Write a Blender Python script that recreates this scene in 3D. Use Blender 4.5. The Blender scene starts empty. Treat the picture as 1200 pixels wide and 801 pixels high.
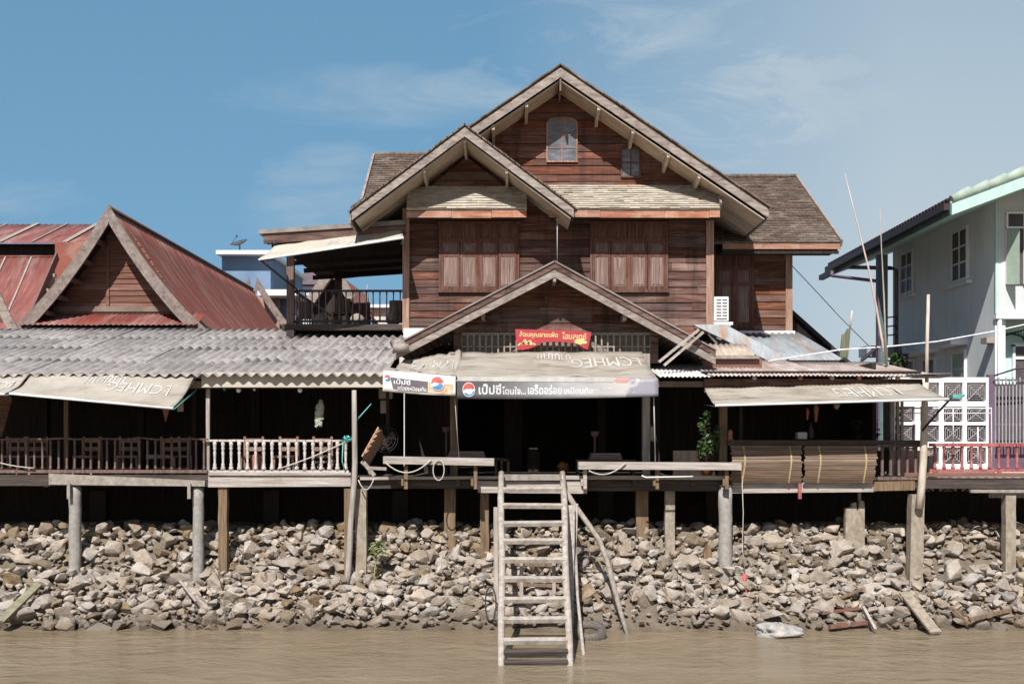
import bpy, bmesh, math, random
from mathutils import Vector, Matrix, noise
R = math.radians
rnd = random.Random(7)
sc = bpy.context.scene
COL = sc.collection
V = Vector
F = 1320.0; EYE = 3.6; HOR = 510.0; CX = 600.0; CAMY = -22.0
def P(px, py, Y):
    d = Y - CAMY
    return V(((px-CX)*d/F, Y, EYE+(HOR-py)*d/F))
def X_(px, Y): return (px-CX)*(Y-CAMY)/F
def Z_(py, Y): return EYE+(HOR-py)*(Y-CAMY)/F

# ------------------------------------------------------------------ mesh builder
class MB:
    def __init__(s): s.v = []; s.f = []; s.sm = []
    def add(s, vs, fs, smooth=False):
        o = len(s.v); s.v += [V(a) for a in vs]
        for f in fs: s.f.append([i+o for i in f]); s.sm.append(smooth)
        return s
    def hexa(s, c):   # 8 corners: bottom 4 ccw, top 4 ccw
        return s.add(c, [(3,2,1,0),(4,5,6,7),(0,1,5,4),(1,2,6,5),(2,3,7,6),(3,0,4,7)])
    def box(s, x0,x1,y0,y1,z0,z1):
        return s.hexa([(x0,y0,z0),(x1,y0,z0),(x1,y1,z0),(x0,y1,z0),(x0,y0,z1),(x1,y0,z1),(x1,y1,z1),(x0,y1,z1)])
    def rbox(s, c, size, rot=(0,0,0)):
        from mathutils import Euler
        m = Euler(rot).to_matrix(); hx,hy,hz = [a/2 for a in size]; c = V(c)
        return s.hexa([c+m@V(p) for p in ((-hx,-hy,-hz),(hx,-hy,-hz),(hx,hy,-hz),(-hx,hy,-hz),(-hx,-hy,hz),(hx,-hy,hz),(hx,hy,hz),(-hx,hy,hz))])
    def beam(s, a, b, w, h, up=(0,0,1), taper=1.0):
        a=V(a); b=V(b); t=(b-a).normalized(); up=V(up)
        sd=t.cross(up)
        if sd.length<1e-4: sd=t.cross(V((0,1,0)))
        sd.normalize(); u=sd.cross(t).normalized()
        q=[]
        for p,k in ((a,1.0),(b,taper)):
            q.append([p-sd*w/2*k-u*h/2*k, p+sd*w/2*k-u*h/2*k, p+sd*w/2*k+u*h/2*k, p-sd*w/2*k+u*h/2*k])
        A,B=q
        return s.add(A+B, [(0,1,2,3),(7,6,5,4),(0,4,5,1),(1,5,6,2),(2,6,7,3),(3,7,4,0)])
    def tube(s, pts, r, n=8, cap=True, smooth=True):
        pts=[V(p) for p in pts]
        if not isinstance(r,(list,tuple)): r=[r]*len(pts)
        vs=[]; prev=None
        for i,p in enumerate(pts):
            t=(pts[min(i+1,len(pts)-1)]-pts[max(i-1,0)]).normalized()
            if prev is None:
                a=t.cross(V((0,0,1)))
                if a.length<.05: a=t.cross(V((0,1,0)))
            else: a=prev-t*prev.dot(t)
            a.normalize(); prev=a; b=t.cross(a)
            for k in range(n):
                an=2*math.pi*k/n; vs.append(p+(a*math.cos(an)+b*math.sin(an))*r[i])
        fs=[]
        for i in range(len(pts)-1):
            for k in range(n): fs.append((i*n+k, i*n+(k+1)%n, (i+1)*n+(k+1)%n, (i+1)*n+k))
        s.add(vs,fs,smooth)
        if cap:
            o=len(s.v)-len(vs)
            s.f.append([o+k for k in reversed(range(n))]); s.sm.append(False)
            s.f.append([o+(len(pts)-1)*n+k for k in range(n)]); s.sm.append(False)
        return s
    def lathe(s, c, prof, n=12, smooth=True):   # prof (r,z) bottom to top
        c=V(c); return s.tube([c+V((0,0,z)) for r,z in prof],[max(r,.0005) for r,z in prof],n,True,smooth)
    def prism(s, poly, y0, y1):  # poly in (x,z), extruded along y
        n=len(poly)
        vs=[(x,y0,z) for x,z in poly]+[(x,y1,z) for x,z in poly]
        fs=[list(range(n)), list(range(2*n-1,n-1,-1))]+[(i,i+n,(i+1)%n+n,(i+1)%n) for i in range(n)]
        return s.add(vs,fs)
    def slab(s, quad, th):   # quad of 4 points, thickness along -normal
        q=[V(p) for p in quad]; nn=(q[1]-q[0]).cross(q[3]-q[0]).normalized()
        return s.hexa([p-nn*th for p in q]+q)
    def surf(s, fn, nu, nv, smooth=True, th=0):
        vs=[fn(i/nu,j/nv) for j in range(nv+1) for i in range(nu+1)]
        fs=[(j*(nu+1)+i, j*(nu+1)+i+1,(j+1)*(nu+1)+i+1,(j+1)*(nu+1)+i) for j in range(nv) for i in range(nu)]
        s.add(vs,fs,smooth)
        if th:
            n=len(vs)
            vb=[]
            for j in range(nv+1):
                for i in range(nu+1):
                    u,v=i/nu,j/nv; e=.002
                    a=fn(min(u+e,1),v)-fn(max(u-e,0),v); b=fn(u,min(v+e,1))-fn(u,max(v-e,0))
                    vb.append(V(fn(u,v))-a.cross(b).normalized()*th)
            s.add(vb,[tuple(reversed(f)) for f in fs],smooth)
            o=len(s.v)-2*n
            def edge(idx):
                for a,b in zip(idx[:-1],idx[1:]): s.f.append([o+b,o+a,o+n+a,o+n+b]); s.sm.append(False)
            edge([i for i in range(nu+1)]); edge([nv*(nu+1)+i for i in range(nu,-1,-1)])
            edge([j*(nu+1) for j in range(nv,-1,-1)]); edge([j*(nu+1)+nu for j in range(nv+1)])
        return s
    def build(s, name, mat, parent=None, origin=None, label=None):
        o = V(parent.location) if parent is not None else V(origin or (0,0,0))
        if parent is not None and parent.parent is not None: o = o + V(parent.parent.location)
        me = bpy.data.meshes.new(name)
        me.from_pydata([v-o for v in s.v], [], s.f); me.update()
        me.polygons.foreach_set('use_smooth', s.sm)
        me.materials.append(mat)
        ob = bpy.data.objects.new(name, me); COL.objects.link(ob)
        if parent is not None: ob.parent = parent
        else: ob.location = o
        if label: ob['label'] = label
        return ob
def tag(o, label, cat, group=None, kind=None):
    if label: o['label']=label
    if cat: o['category']=cat
    if group: o['group']=group
    if kind: o['kind']=kind
    return o
def thing(name, label, cat, loc, group=None):
    o = bpy.data.objects.new(name, None); o.location = V(loc); o.empty_display_size=.1
    COL.objects.link(o); return tag(o,label,cat,group,'thing')
def solo(name, mb, mat, label, cat, group=None):
    n=len(mb.v); c=sum(mb.v, V((0,0,0)))/n; z=min(v.z for v in mb.v)
    return tag(mb.build(name, mat, None, (c.x,c.y,z)), label, cat, group, 'thing')
def dup(root, loc, label=None):
    r=root.copy(); COL.objects.link(r); r.location=V(loc)
    if label: r['label']=label
    for ch in list(root.children):
        c=ch.copy(); COL.objects.link(c); c.parent=r
        for g in list(ch.children):
            e=g.copy(); COL.objects.link(e); e.parent=c
    return r
def lerp(a,b,t): return a+(b-a)*t
def bil(q):   # q: tl? -> function (s,t): s left-right, t from row0 to row1
    a,b,c,d=[V(p) for p in q]   # (0,0),(1,0),(1,1),(0,1)
    return lambda s,t: a*(1-s)*(1-t)+b*s*(1-t)+c*s*t+d*(1-s)*t

# ------------------------------------------------------------------ materials
def srgb(h):
    return tuple(((c/255)/12.92 if c/255<=.04045 else ((c/255+.055)/1.055)**2.4) for c in h)
def newmat(name):
    m=bpy.data.materials.new(name); m.use_nodes=True
    nt=m.node_tree; b=nt.nodes['Principled BSDF']; return m,nt,b
def ramp(nt, stops):
    r=nt.nodes.new('ShaderNodeValToRGB'); e=r.color_ramp.elements
    while len(e)<len(stops): e.new(.5)
    for el,(p,c) in zip(e,stops): el.position=p; el.color=(*c,1)
    return r
def mixc(nt, mode, fac, a, b):
    m=nt.nodes.new('ShaderNodeMix'); m.data_type='RGBA'; m.blend_type=mode
    for sock,val in ((m.inputs[0],fac),(m.inputs[6],a),(m.inputs[7],b)):
        if hasattr(val,'is_output'): nt.links.new(val,sock)
        elif isinstance(val,(int,float)): sock.default_value=val
        else: sock.default_value=(*val,1)
    return m.outputs[2]
def nz(nt, vec, scale, detail=5, rough=.6, dist=0):
    n=nt.nodes.new('ShaderNodeTexNoise'); n.inputs['Scale'].default_value=scale
    n.inputs['Detail'].default_value=detail; n.inputs['Roughness'].default_value=rough; n.inputs['Distortion'].default_value=dist
    if vec: nt.links.new(vec,n.inputs['Vector'])
    return n.outputs[0]
def mapr(nt, val, a,b,c=0,d=1):
    m=nt.nodes.new('ShaderNodeMapRange'); nt.links.new(val,m.inputs[0])
    for i,x in enumerate((a,b,c,d)): m.inputs[i+1].default_value=x
    return m.outputs[0]
def math_(nt, op, a, b=None):
    m=nt.nodes.new('ShaderNodeMath'); m.operation=op
    for i,x in enumerate((a,b)):
        if x is None: continue
        if hasattr(x,'is_output'): nt.links.new(x,m.inputs[i])
        else: m.inputs[i].default_value=x
    return m.outputs[0]
def bump(nt,b,h,strength=.3,dist=.02):
    n=nt.nodes.new('ShaderNodeBump'); n.inputs['Strength'].default_value=strength; n.inputs['Distance'].default_value=dist
    nt.links.new(h,n.inputs['Height']); nt.links.new(n.outputs[0],b.inputs['Normal'])
def tex(name, c1,c2,c3, stretch=(1,1,1), scale=4, rough=.8, island=.3, patch=None, bmp=.3, bd=.01, lo=.3, hi=.72, spec=.3, patch2=None, coat=0, world=True):
    m,nt,b=newmat(name)
    if world:
        g=nt.nodes.new('ShaderNodeNewGeometry'); src=g.outputs['Position']
    else:
        tc=nt.nodes.new('ShaderNodeTexCoord'); src=tc.outputs['Object']; g=nt.nodes.new('ShaderNodeNewGeometry')
    mp=nt.nodes.new('ShaderNodeMapping'); mp.inputs['Scale'].default_value=stretch; nt.links.new(src,mp.inputs['Vector'])
    isl=g.outputs['Random Per Island']
    # shift the pattern per island so neighbouring boards differ
    vm=nt.nodes.new('ShaderNodeVectorMath'); vm.operation='SCALE'; vm.inputs[0].default_value=(37,53,71); nt.links.new(isl,vm.inputs['Scale'])
    va=nt.nodes.new('ShaderNodeVectorMath'); va.operation='ADD'; nt.links.new(mp.outputs[0],va.inputs[0]); nt.links.new(vm.outputs[0],va.inputs[1])
    n=nz(nt,va.outputs[0],scale,7,.65)
    r=ramp(nt,[(lo,c1),((lo+hi)/2,c2),(hi,c3)]); nt.links.new(n,r.inputs[0])
    col=r.outputs[0]
    for pp,seed in ((patch,1),(patch2,2)):
        if pp:
            pc,amt,psc,pst=pp
            mp2=nt.nodes.new('ShaderNodeMapping'); mp2.inputs['Scale'].default_value=pst; mp2.inputs['Location'].default_value=(seed*3.1,seed*1.7,seed*5.3); nt.links.new(src,mp2.inputs['Vector'])
            pn=nz(nt,mp2.outputs[0],psc,6,.7)
            f=mapr(nt,pn,.5,.72,0,amt)
            col=mixc(nt,'MIX',f,col,pc)
    if island:
        hs=nt.nodes.new('ShaderNodeHueSaturation'); nt.links.new(col,hs.inputs['Color'])
        nt.links.new(mapr(nt,isl,0,1,1-island,1+island),hs.inputs['Value'])
        wn=nt.nodes.new('ShaderNodeTexWhiteNoise'); wn.noise_dimensions='1D'; nt.links.new(isl,wn.inputs['W'])
        nt.links.new(mapr(nt,wn.outputs['Value'],0,1,1-island*.7,1+island*.5),hs.inputs['Saturation'])
        col=hs.outputs[0]
    nt.links.new(col,b.inputs['Base Color'])
    b.inputs['Roughness'].default_value=rough; b.inputs['Specular IOR Level'].default_value=spec
    if bmp: bump(nt,b,n,bmp,bd)
    return m
def plain(name,c,rough=.6,metal=0,var=.18):
    m=tex(name,tuple(x*(1-var) for x in c),c,tuple(min(x*(1+var),.95) for x in c),(1,1,1),6,rough,.1,None,.08,.004)
    m.node_tree.nodes['Principled BSDF'].inputs['Metallic'].default_value=metal
    return m
LX=(.55,9,9); LZ=(9,9,.55); LY=(9,.55,9)
SIDING=tex('weathered_red_siding',(.031,.0135,.0095),(.108,.046,.032),(.205,.110,.084),LX,2.6,.75,.38,((.25,.165,.13),.7,1.1,(.5,1,3.2)),.5,.012,patch2=((.022,.012,.009),.75,1.3,(2.6,1,.32)))
SIDING_RED=tex('red_gable_siding',(.05,.018,.011),(.135,.05,.031),(.215,.095,.062),LX,2.6,.75,.34,((.24,.12,.08),.5,1.1,(.5,1,2)),.5,.012,patch2=((.03,.012,.008),.7,1.3,(2.6,1,.32)))
SIDING_ORANGE=tex('orange_wing_siding',(.05,.019,.011),(.125,.050,.028),(.21,.10,.065),LX,2.6,.75,.35,((.3,.2,.15),.5,1.1,(.5,1,2)),.5,.012)
SIDING_PINK=tex('pinkish_gable_boards',(.10,.040,.027),(.18,.082,.058),(.25,.13,.10),LX,2.6,.8,.15,((.26,.17,.13),.4,1.1,(.5,1,2)),.4,.01)
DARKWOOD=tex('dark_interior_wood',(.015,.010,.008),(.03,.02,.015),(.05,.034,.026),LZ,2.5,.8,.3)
DARKDECK=tex('dark_deck_wood',(.03,.022,.018),(.06,.045,.036),(.11,.085,.07),LX,2.5,.85,.3)
BARGE2=tex('grey_brown_bargeboard',(.12,.095,.082),(.22,.175,.155),(.31,.26,.235),(3,3,3),2.6,.85,0,((.14,.06,.045),.5,2.4,(1,1,1)),.4,.01)
BARGE=tex('weathered_bargeboard',(.13,.095,.078),(.275,.225,.195),(.395,.34,.305),(1.6,6,6),2.4,.85,.15,((.10,.065,.05),.55,2.4,(1,1,1)),.4,.01)
SOFFIT=tex('cream_soffit',(.33,.26,.195),(.43,.345,.26),(.50,.41,.32),(1.5,4,1.5),2,.85,.2,((.2,.12,.08),.4,1.6,(1,1,1)))
SOFFIT_BROWN=tex('brown_soffit',(.11,.075,.06),(.18,.13,.105),(.25,.19,.155),(1,5,1),2,.85,.25)
TRIMORANGE=tex('orange_fascia_board',(.20,.075,.045),(.34,.15,.095),(.46,.27,.19),LX,2.5,.8,.2,((.5,.38,.3),.6,2.2,(1,1,1)))
CORNER=tex('pale_corner_board',(.16,.085,.06),(.30,.17,.115),(.42,.29,.22),LZ,2.5,.8,.2)
SHUTTER=tex('shutter_wood',(.05,.019,.013),(.11,.043,.029),(.17,.08,.056),LZ,2.6,.75,.2,((.22,.15,.12),.45,1.6,(1,1,.5)))
SHUTPANEL=tex('faded_shutter_panel',(.08,.048,.038),(.16,.105,.088),(.26,.19,.165),LZ,3,.75,.3)
GREYWOOD=tex('silvered_wood',(.22,.18,.155),(.37,.32,.285),(.52,.47,.43),LX,3,.85,.2,((.16,.12,.1),.5,2,(.6,1,1)),.5,.01)
GREYWOOD_Z=tex('silvered_post_wood',(.20,.165,.14),(.34,.295,.26),(.48,.43,.385),LZ,3,.85,.2,((.15,.10,.07),.5,2,(1,1,.6)),.5,.01)
PALEWOOD=tex('pale_sunbleached_wood',(.185,.155,.128),(.285,.25,.215),(.37,.335,.295),(3,3,3),3,.85,.12,((.28,.22,.18),.5,3,(1,1,1)),.4,.008)
LADDERWOOD=tex('worn_ladder_wood',(.23,.19,.155),(.36,.315,.27),(.46,.415,.365),(3,3,3),3,.85,.12,((.20,.15,.12),.6,3,(1,1,1)),.4,.008)
POSTBROWN=tex('stained_post_wood',(.09,.055,.03),(.17,.11,.062),(.26,.18,.11),LZ,3,.85,.2,((.23,.13,.05),.5,2,(1,1,1)),.5,.01)
CONC=tex('pale_concrete_post',(.20,.185,.165),(.285,.265,.24),(.36,.34,.315),(3,3,3),4,.9,.1,((.22,.18,.13),.5,2.2,(1,1,1)),.4,.006)
CONC_BROWN=tex('stained_concrete_post',(.20,.16,.115),(.29,.245,.19),(.37,.33,.27),(3,3,2),4,.9,.1,((.17,.11,.055),.6,2.2,(1,1,1)),.5,.008)
DARKRAIL=tex('dark_rail_wood',(.075,.042,.033),(.145,.088,.072),(.225,.15,.125),LZ,3,.8,.25)
WHITERAIL=tex('faded_white_rail',(.34,.29,.26),(.47,.42,.385),(.56,.51,.475),(4,4,4),3,.8,.15,((.25,.18,.15),.45,3,(1,1,1)))
GREYROOF=tex('grey_corrugated_cement',(.16,.143,.137),(.275,.25,.24),(.37,.343,.33),(6,.9,6),1.8,.9,.16,((.15,.125,.12),.6,.9,(1.6,.4,1)),.4,.01,patch2=((.38,.36,.345),.5,2.6,(2,.6,1)))
REDROOF=tex('red_painted_tin',(.165,.037,.022),(.245,.062,.038),(.30,.095,.062),(.7,3,.7),1.6,.65,.14,((.40,.28,.21),.9,1.5,(.45,2.6,.45)),.25,.006,patch2=((.30,.10,.05),.5,1.2,(1,1,1)))
REDROOF_F=tex('red_tin_streaked',(.13,.03,.023),(.19,.052,.041),(.245,.08,.064),(4,.7,.7),1.6,.65,.16,((.38,.30,.27),.55,1.3,(1.7,.28,.28)),.25,.006)
TINBLUE=tex('blue_grey_tin',(.20,.22,.245),(.29,.315,.335),(.37,.39,.405),(5,.7,1),1.6,.5,.12,((.30,.15,.06),1.1,1.3,(1.5,.3,.3)),.2,.005)
TINPALE=tex('pale_pink_tin',(.26,.19,.165),(.40,.33,.30),(.52,.46,.43),(5,.7,1),1.6,.6,.2,((.24,.10,.06),.8,.8,(1.2,.4,1)),.2,.005)
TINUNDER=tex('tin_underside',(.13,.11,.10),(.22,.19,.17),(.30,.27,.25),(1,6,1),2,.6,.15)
TILE=tex('brown_shingle',(.08,.054,.040),(.14,.098,.076),(.20,.15,.122),(3,3,3),3,.9,.25,((.32,.29,.24),.5,1.4,(1,1,1)),.4,.008)
TILEPALE=tex('lichen_shingle',(.30,.255,.20),(.42,.375,.31),(.51,.47,.405),(1.5,3,3),2.4,.9,.13,((.20,.14,.10),.6,2.0,(.6,1.5,2.5)),.4,.008)
AWN=tex('sunfaded_awning_cloth',(.28,.25,.21),(.345,.31,.262),(.395,.36,.31),(1,1,1),1.6,.85,.06,((.20,.155,.12),1.0,1.5,(.6,1.6,4)),.25,.012,patch2=((.30,.24,.19),.55,1.5,(.5,2,6)))
AWN_DIRTY=tex('stained_awning_cloth',(.24,.21,.175),(.315,.28,.235),(.375,.34,.29),(.8,1.5,5),1.8,.85,.06,((.15,.115,.085),1.0,1.5,(.7,2,5)),.3,.014)
AWN_CLEAN=tex('cream_awning_cloth',(.40,.36,.295),(.46,.415,.345),(.51,.47,.40),(1,1,1),1.8,.85,.06,((.36,.29,.23),.5,1.3,(.5,1,1)),.2,.01)
PRINTW=plain('faded_white_print',(.455,.435,.405),.8)
LETTER=plain('white_lettering',(.64,.64,.64),.7,0,.05)
ROPE=plain('pale_rope',(.45,.41,.37),.9)
WIRE=plain('grey_cable',(.40,.38,.37),.8)
WIREDARK=plain('dark_cable',(.05,.05,.05),.8)
BLACKMETAL=plain('dark_iron',(.035,.030,.032),.6)
WHITEPAINT=plain('white_paint',(.74,.73,.74),.6,0,.07)
BLUEWALL=tex('pale_blue_render',(.74,.78,.79),(.78,.82,.83),(.81,.845,.855),(1,1,1),1.5,.85,.0,((.66,.70,.70),.7,.7,(1,1,.5)),.1,.004,patch2=((.55,.56,.54),.5,1.2,(2.5,2.5,.25)))
WHITEWALL=tex('white_render',(.52,.535,.53),(.57,.585,.58),(.60,.615,.61),(1,1,1),1.5,.85,.0,None,.1,.004)
MINT=plain('mint_paint',(.42,.58,.54),.6,0,.08)
GREENTILE=tex('pale_green_tile',(.24,.31,.25),(.32,.385,.32),(.39,.45,.385),(2,2,2),2,.7,.15)
GREENSHUT=plain('green_shutter_paint',(.40,.50,.40),.6,0,.1)
GLASS=tex('dark_window_glass',(.05,.042,.04),(.085,.072,.07),(.12,.105,.10),(1,1,1),2,.45,.2,None,0)
FROST=tex('dusty_window_glass',(.075,.075,.092),(.125,.125,.148),(.20,.20,.225),(1.2,1,3),3,.25,.35,None,.1)
GUTTER=plain('purple_brown_gutter',(.045,.030,.035),.5)
PURPLE=plain('purple_iron',(.13,.09,.135),.5)
LILAC=plain('pale_iron_bars',(.29,.28,.29),.5)
REDPAINT=tex('red_rail_paint',(.20,.035,.03),(.32,.075,.065),(.42,.15,.13),(3,3,3),3,.7,.2,((.45,.33,.3),.4,3,(1,1,1)))
SIGNRED=plain('sign_red',(.40,.028,.038),.5,0,.1)
SIGNGOLD=plain('sign_cream_letters',(.72,.52,.24),.5,0,.1)
BAMBOO=tex('bamboo_slats',(.11,.07,.046),(.17,.115,.08),(.24,.172,.125),LX,3,.8,.3)
STRAP=plain('yellow_strap',(.34,.26,.13),.8)
POLE=tex('dry_bamboo_pole',(.36,.27,.22),(.50,.41,.35),(.60,.52,.46),(4,4,1),3,.75,.1)
RUBBER=tex('muddy_rubber',(.05,.045,.04),(.11,.095,.08),(.2,.17,.14),(1,1,1),5,.85,.0)
SACK=tex('white_plastic_sack',(.22,.22,.21),(.30,.30,.29),(.38,.38,.37),(2,2,2),4,.5,.0,((.5,.30,.22),.35,3,(1,1,1)),.4,.02)
LEAF=tex('leaf_green',(.02,.042,.012),(.045,.085,.022),(.08,.13,.04),(1,1,1),6,.6,.5,None,0)
WEED=tex('pale_weed_green',(.16,.22,.08),(.26,.32,.13),(.34,.40,.20),(1,1,1),6,.7,.3,None,0)
BULB=plain('white_bulb_glass',(.75,.75,.72),.25)
GREENBULB=plain('green_bulb_glass',(.05,.35,.2),.25)
ORANGE=plain('orange_leather',(.42,.15,.02),.5)
BLACK=plain('black_leather',(.02,.018,.018),.5)
CLAY=plain('terracotta',(.30,.12,.07),.8)
STRAW=plain('dried_straw',(.45,.44,.37),.9)
CHAIRWOOD=tex('chair_wood',(.13,.065,.04),(.24,.13,.085),(.34,.21,.15),LZ,3,.7,.25)
CHAIRTAN=tex('tan_chair_wood',(.20,.10,.055),(.33,.18,.105),(.45,.28,.18),LZ,3,.7,.25)
DARKTILE=tex('distant_purple_tile',(.085,.055,.075),(.13,.085,.105),(.17,.12,.14),(2,2,2),3,.8,.2)
DBLUE=tex('deep_blue_render',(.13,.20,.31),(.17,.25,.37),(.20,.29,.42),(1,1,1),1,.85,.0)
BRICK=tex('distant_pink_brick',(.25,.13,.10),(.34,.19,.15),(.42,.26,.21),(3,3,6),3,.9,.1)
RED=plain('red_ribbon_cloth',(.42,.09,.07),.7)
TEAL=plain('teal_bracket_paint',(.10,.36,.34),.5)
PAPER=plain('yellowed_paper',(.30,.25,.21),.9)

def rockmat(name,c1,c2,c3):
    m,nt,b=newmat(name)
    g=nt.nodes.new('ShaderNodeNewGeometry'); oi=nt.nodes.new('ShaderNodeObjectInfo')
    n=nz(nt,g.outputs['Position'],5,8,.65); n2=nz(nt,g.outputs['Position'],34,5,.7)
    r=ramp(nt,[(.3,c1),(.5,c2),(.7,c3)]); nt.links.new(n,r.inputs[0])
    add=math_(nt,'FRACT',math_(nt,'ADD',oi.outputs['Random'],g.outputs['Random Per Island']))
    hs=nt.nodes.new('ShaderNodeHueSaturation'); nt.links.new(r.outputs[0],hs.inputs['Color'])
    nt.links.new(mapr(nt,add,0,1,.8,1.14),hs.inputs['Value'])
    wn=nt.nodes.new('ShaderNodeTexWhiteNoise'); wn.noise_dimensions='1D'; nt.links.new(add,wn.inputs['W'])
    nt.links.new(mapr(nt,wn.outputs['Value'],0,1,.7,1.3),hs.inputs['Saturation'])
    sp=nt.nodes.new('ShaderNodeSeparateXYZ'); nt.links.new(g.outputs['Position'],sp.inputs[0])
    zz=math_(nt,'ADD',sp.outputs[2],math_(nt,'MULTIPLY',n,.25))
    wet=mapr(nt,zz,.24,.5,.8,0)       # mud line left by the tide
    col=mixc(nt,'MIX',wet,hs.outputs[0],(.12,.095,.072))
    sil=mapr(nt,nz(nt,g.outputs['Position'],2.1,4,.6),.48,.68,0,.6)
    col=mixc(nt,'MIX',sil,col,(.20,.145,.09))
    nt.links.new(col,b.inputs['Base Color']); b.inputs['Roughness'].default_value=.92; b.inputs['Specular IOR Level'].default_value=.2
    h=math_(nt,'ADD',n,math_(nt,'MULTIPLY',n2,.35)); bump(nt,b,h,.9,.045)
    return m
ROCKGREY=rockmat('grey_rock',(.275,.232,.195),(.375,.325,.277),(.45,.398,.348))
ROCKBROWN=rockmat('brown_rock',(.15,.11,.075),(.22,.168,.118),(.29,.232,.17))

# mud / soil
def mudmat():
    m,nt,b=newmat('river_mud')
    g=nt.nodes.new('ShaderNodeNewGeometry')
    n=nz(nt,g.outputs['Position'],3,8,.65); n2=nz(nt,g.outputs['Position'],18,6,.7)
    r=ramp(nt,[(.3,(.09,.07,.05)),(.55,(.15,.118,.086)),(.75,(.20,.16,.12))]); nt.links.new(n,r.inputs[0])
    nt.links.new(r.outputs[0],b.inputs['Base Color']); zs_=nt.nodes.new('ShaderNodeSeparateXYZ'); nt.links.new(g.outputs['Position'],zs_.inputs[0]); nt.links.new(mapr(nt,math_(nt,'ADD',zs_.outputs[2],math_(nt,'MULTIPLY',n,.12)),.10,.24,.30,.85),b.inputs['Roughness'])
    bump(nt,b,math_(nt,'ADD',n,math_(nt,'MULTIPLY',n2,.4)),.7,.05); return m
MUD=mudmat()
def watermat():
    m,nt,b=newmat('muddy_river_water')
    g=nt.nodes.new('ShaderNodeNewGeometry')
    mp=nt.nodes.new('ShaderNodeMapping'); mp.inputs['Scale'].default_value=(.9,1.35,1); mp.inputs['Rotation'].default_value=(0,0,R(12)); nt.links.new(g.outputs['Position'],mp.inputs['Vector'])
    n=nz(nt,mp.outputs[0],1.6,4,.55,.6); n2=nz(nt,mp.outputs[0],6,4,.6,.3)
    pn=nz(nt,mp.outputs[0],.45,6,.65)
    r=ramp(nt,[(.35,(.195,.150,.098)),(.65,(.245,.194,.132))]); nt.links.new(pn,r.inputs[0])
    nt.links.new(r.outputs[0],b.inputs['Base Color']); b.inputs['Roughness'].default_value=.12; b.inputs['IOR'].default_value=1.33
    b.inputs['Specular IOR Level'].default_value=.28
    bump(nt,b,math_(nt,'ADD',n,math_(nt,'MULTIPLY',n2,.3)),.5,.14); return m
WATER=watermat()

# ------------------------------------------------------------------ camera, light, sky
cam=bpy.data.cameras.new('camera'); co=bpy.data.objects.new('camera',cam); COL.objects.link(co)
co.location=(0,CAMY,EYE); co.rotation_euler=(R(90),0,0)
cam.sensor_width=36; cam.lens=F/1200*36; cam.shift_y=(HOR-400.5)/1200; cam.clip_end=20000; cam.clip_start=.1
sc.camera=co
EL=48; AZ=13
sun=bpy.data.lights.new('sun','SUN'); so=bpy.data.objects.new('sun',sun); COL.objects.link(so)
sun.energy=5.0; sun.angle=R(.5); sun.color=(1,.965,.915)
dirs=V((-math.sin(R(AZ))*math.cos(R(EL)), -math.cos(R(AZ))*math.cos(R(EL)), math.sin(R(EL))))
so.rotation_euler=dirs.to_track_quat('Z','Y').to_euler(); so.location=(-5,-30,30)
w=bpy.data.worlds.new('World'); sc.world=w; w.use_nodes=True
nt=w.node_tree; bg=nt.nodes['Background']
sky=nt.nodes.new('ShaderNodeTexSky'); sky.sky_type='NISHITA'; sky.sun_disc=False
sky.sun_elevation=R(EL); sky.sun_rotation=R(180+AZ); sky.air_density=1.0; sky.dust_density=.6; sky.ozone_density=1.2
tc=nt.nodes.new('ShaderNodeTexCoord'); sp=nt.nodes.new('ShaderNodeSeparateXYZ'); nt.links.new(tc.outputs['Generated'],sp.inputs[0])
yy=math_(nt,'MAXIMUM',math_(nt,'ABSOLUTE',sp.outputs[1]),.15)
u=math_(nt,'DIVIDE',sp.outputs[0],yy); v=math_(nt,'DIVIDE',sp.outputs[2],yy)
cb=nt.nodes.new('ShaderNodeCombineXYZ'); nt.links.new(u,cb.inputs[0]); nt.links.new(v,cb.inputs[1])
mp=nt.nodes.new('ShaderNodeMapping'); mp.inputs['Scale'].default_value=(1.3,3.6,1); mp.inputs['Rotation'].default_value=(0,0,R(-7)); mp.inputs['Location'].default_value=(.35,.2,0)
nt.links.new(cb.outputs[0],mp.inputs['Vector'])
cn=nz(nt,mp.outputs[0],2.4,9,.62,.9); cn2=nz(nt,mp.outputs[0],5.5,8,.65,1.2)
def blob(u0,v0,ru,rv):     # soft bounded patch of sky, in direction space
    a=math_(nt,'DIVIDE',math_(nt,'SUBTRACT',u,u0),ru); b_=math_(nt,'DIVIDE',math_(nt,'SUBTRACT',v,v0),rv)
    d2=math_(nt,'ADD',math_(nt,'MULTIPLY',a,a),math_(nt,'MULTIPLY',b_,b_))
    d2=math_(nt,'ADD',d2,math_(nt,'MULTIPLY',math_(nt,'SUBTRACT',cn2,.5),2.6)); return mapr(nt,d2,1.1,-.1,0,1)
def uvp(px,py): return ((px-600)/F,(510-py)/F)
m1=blob(*uvp(455,114),.15,.028); m2=blob(*uvp(395,235),.09,.05); m5=blob(*uvp(750,60),.045,.016); m6=blob(*uvp(15,232),.06,.02)
thin=math_(nt,'MAXIMUM',math_(nt,'MAXIMUM',m1,m2),math_(nt,'MAXIMUM',m5,m6))
thin=math_(nt,'MULTIPLY',thin,mapr(nt,cn,.38,.64,.15,1))
m3=blob(*uvp(1140,150),.42,.26)
big=math_(nt,'MULTIPLY',m3,mapr(nt,cn,.22,.78,.45,.95))
hz=math_(nt,'MULTIPLY',mapr(nt,u,-.02,.34,0,1),mapr(nt,v,.44,.05,.5,1))
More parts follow.
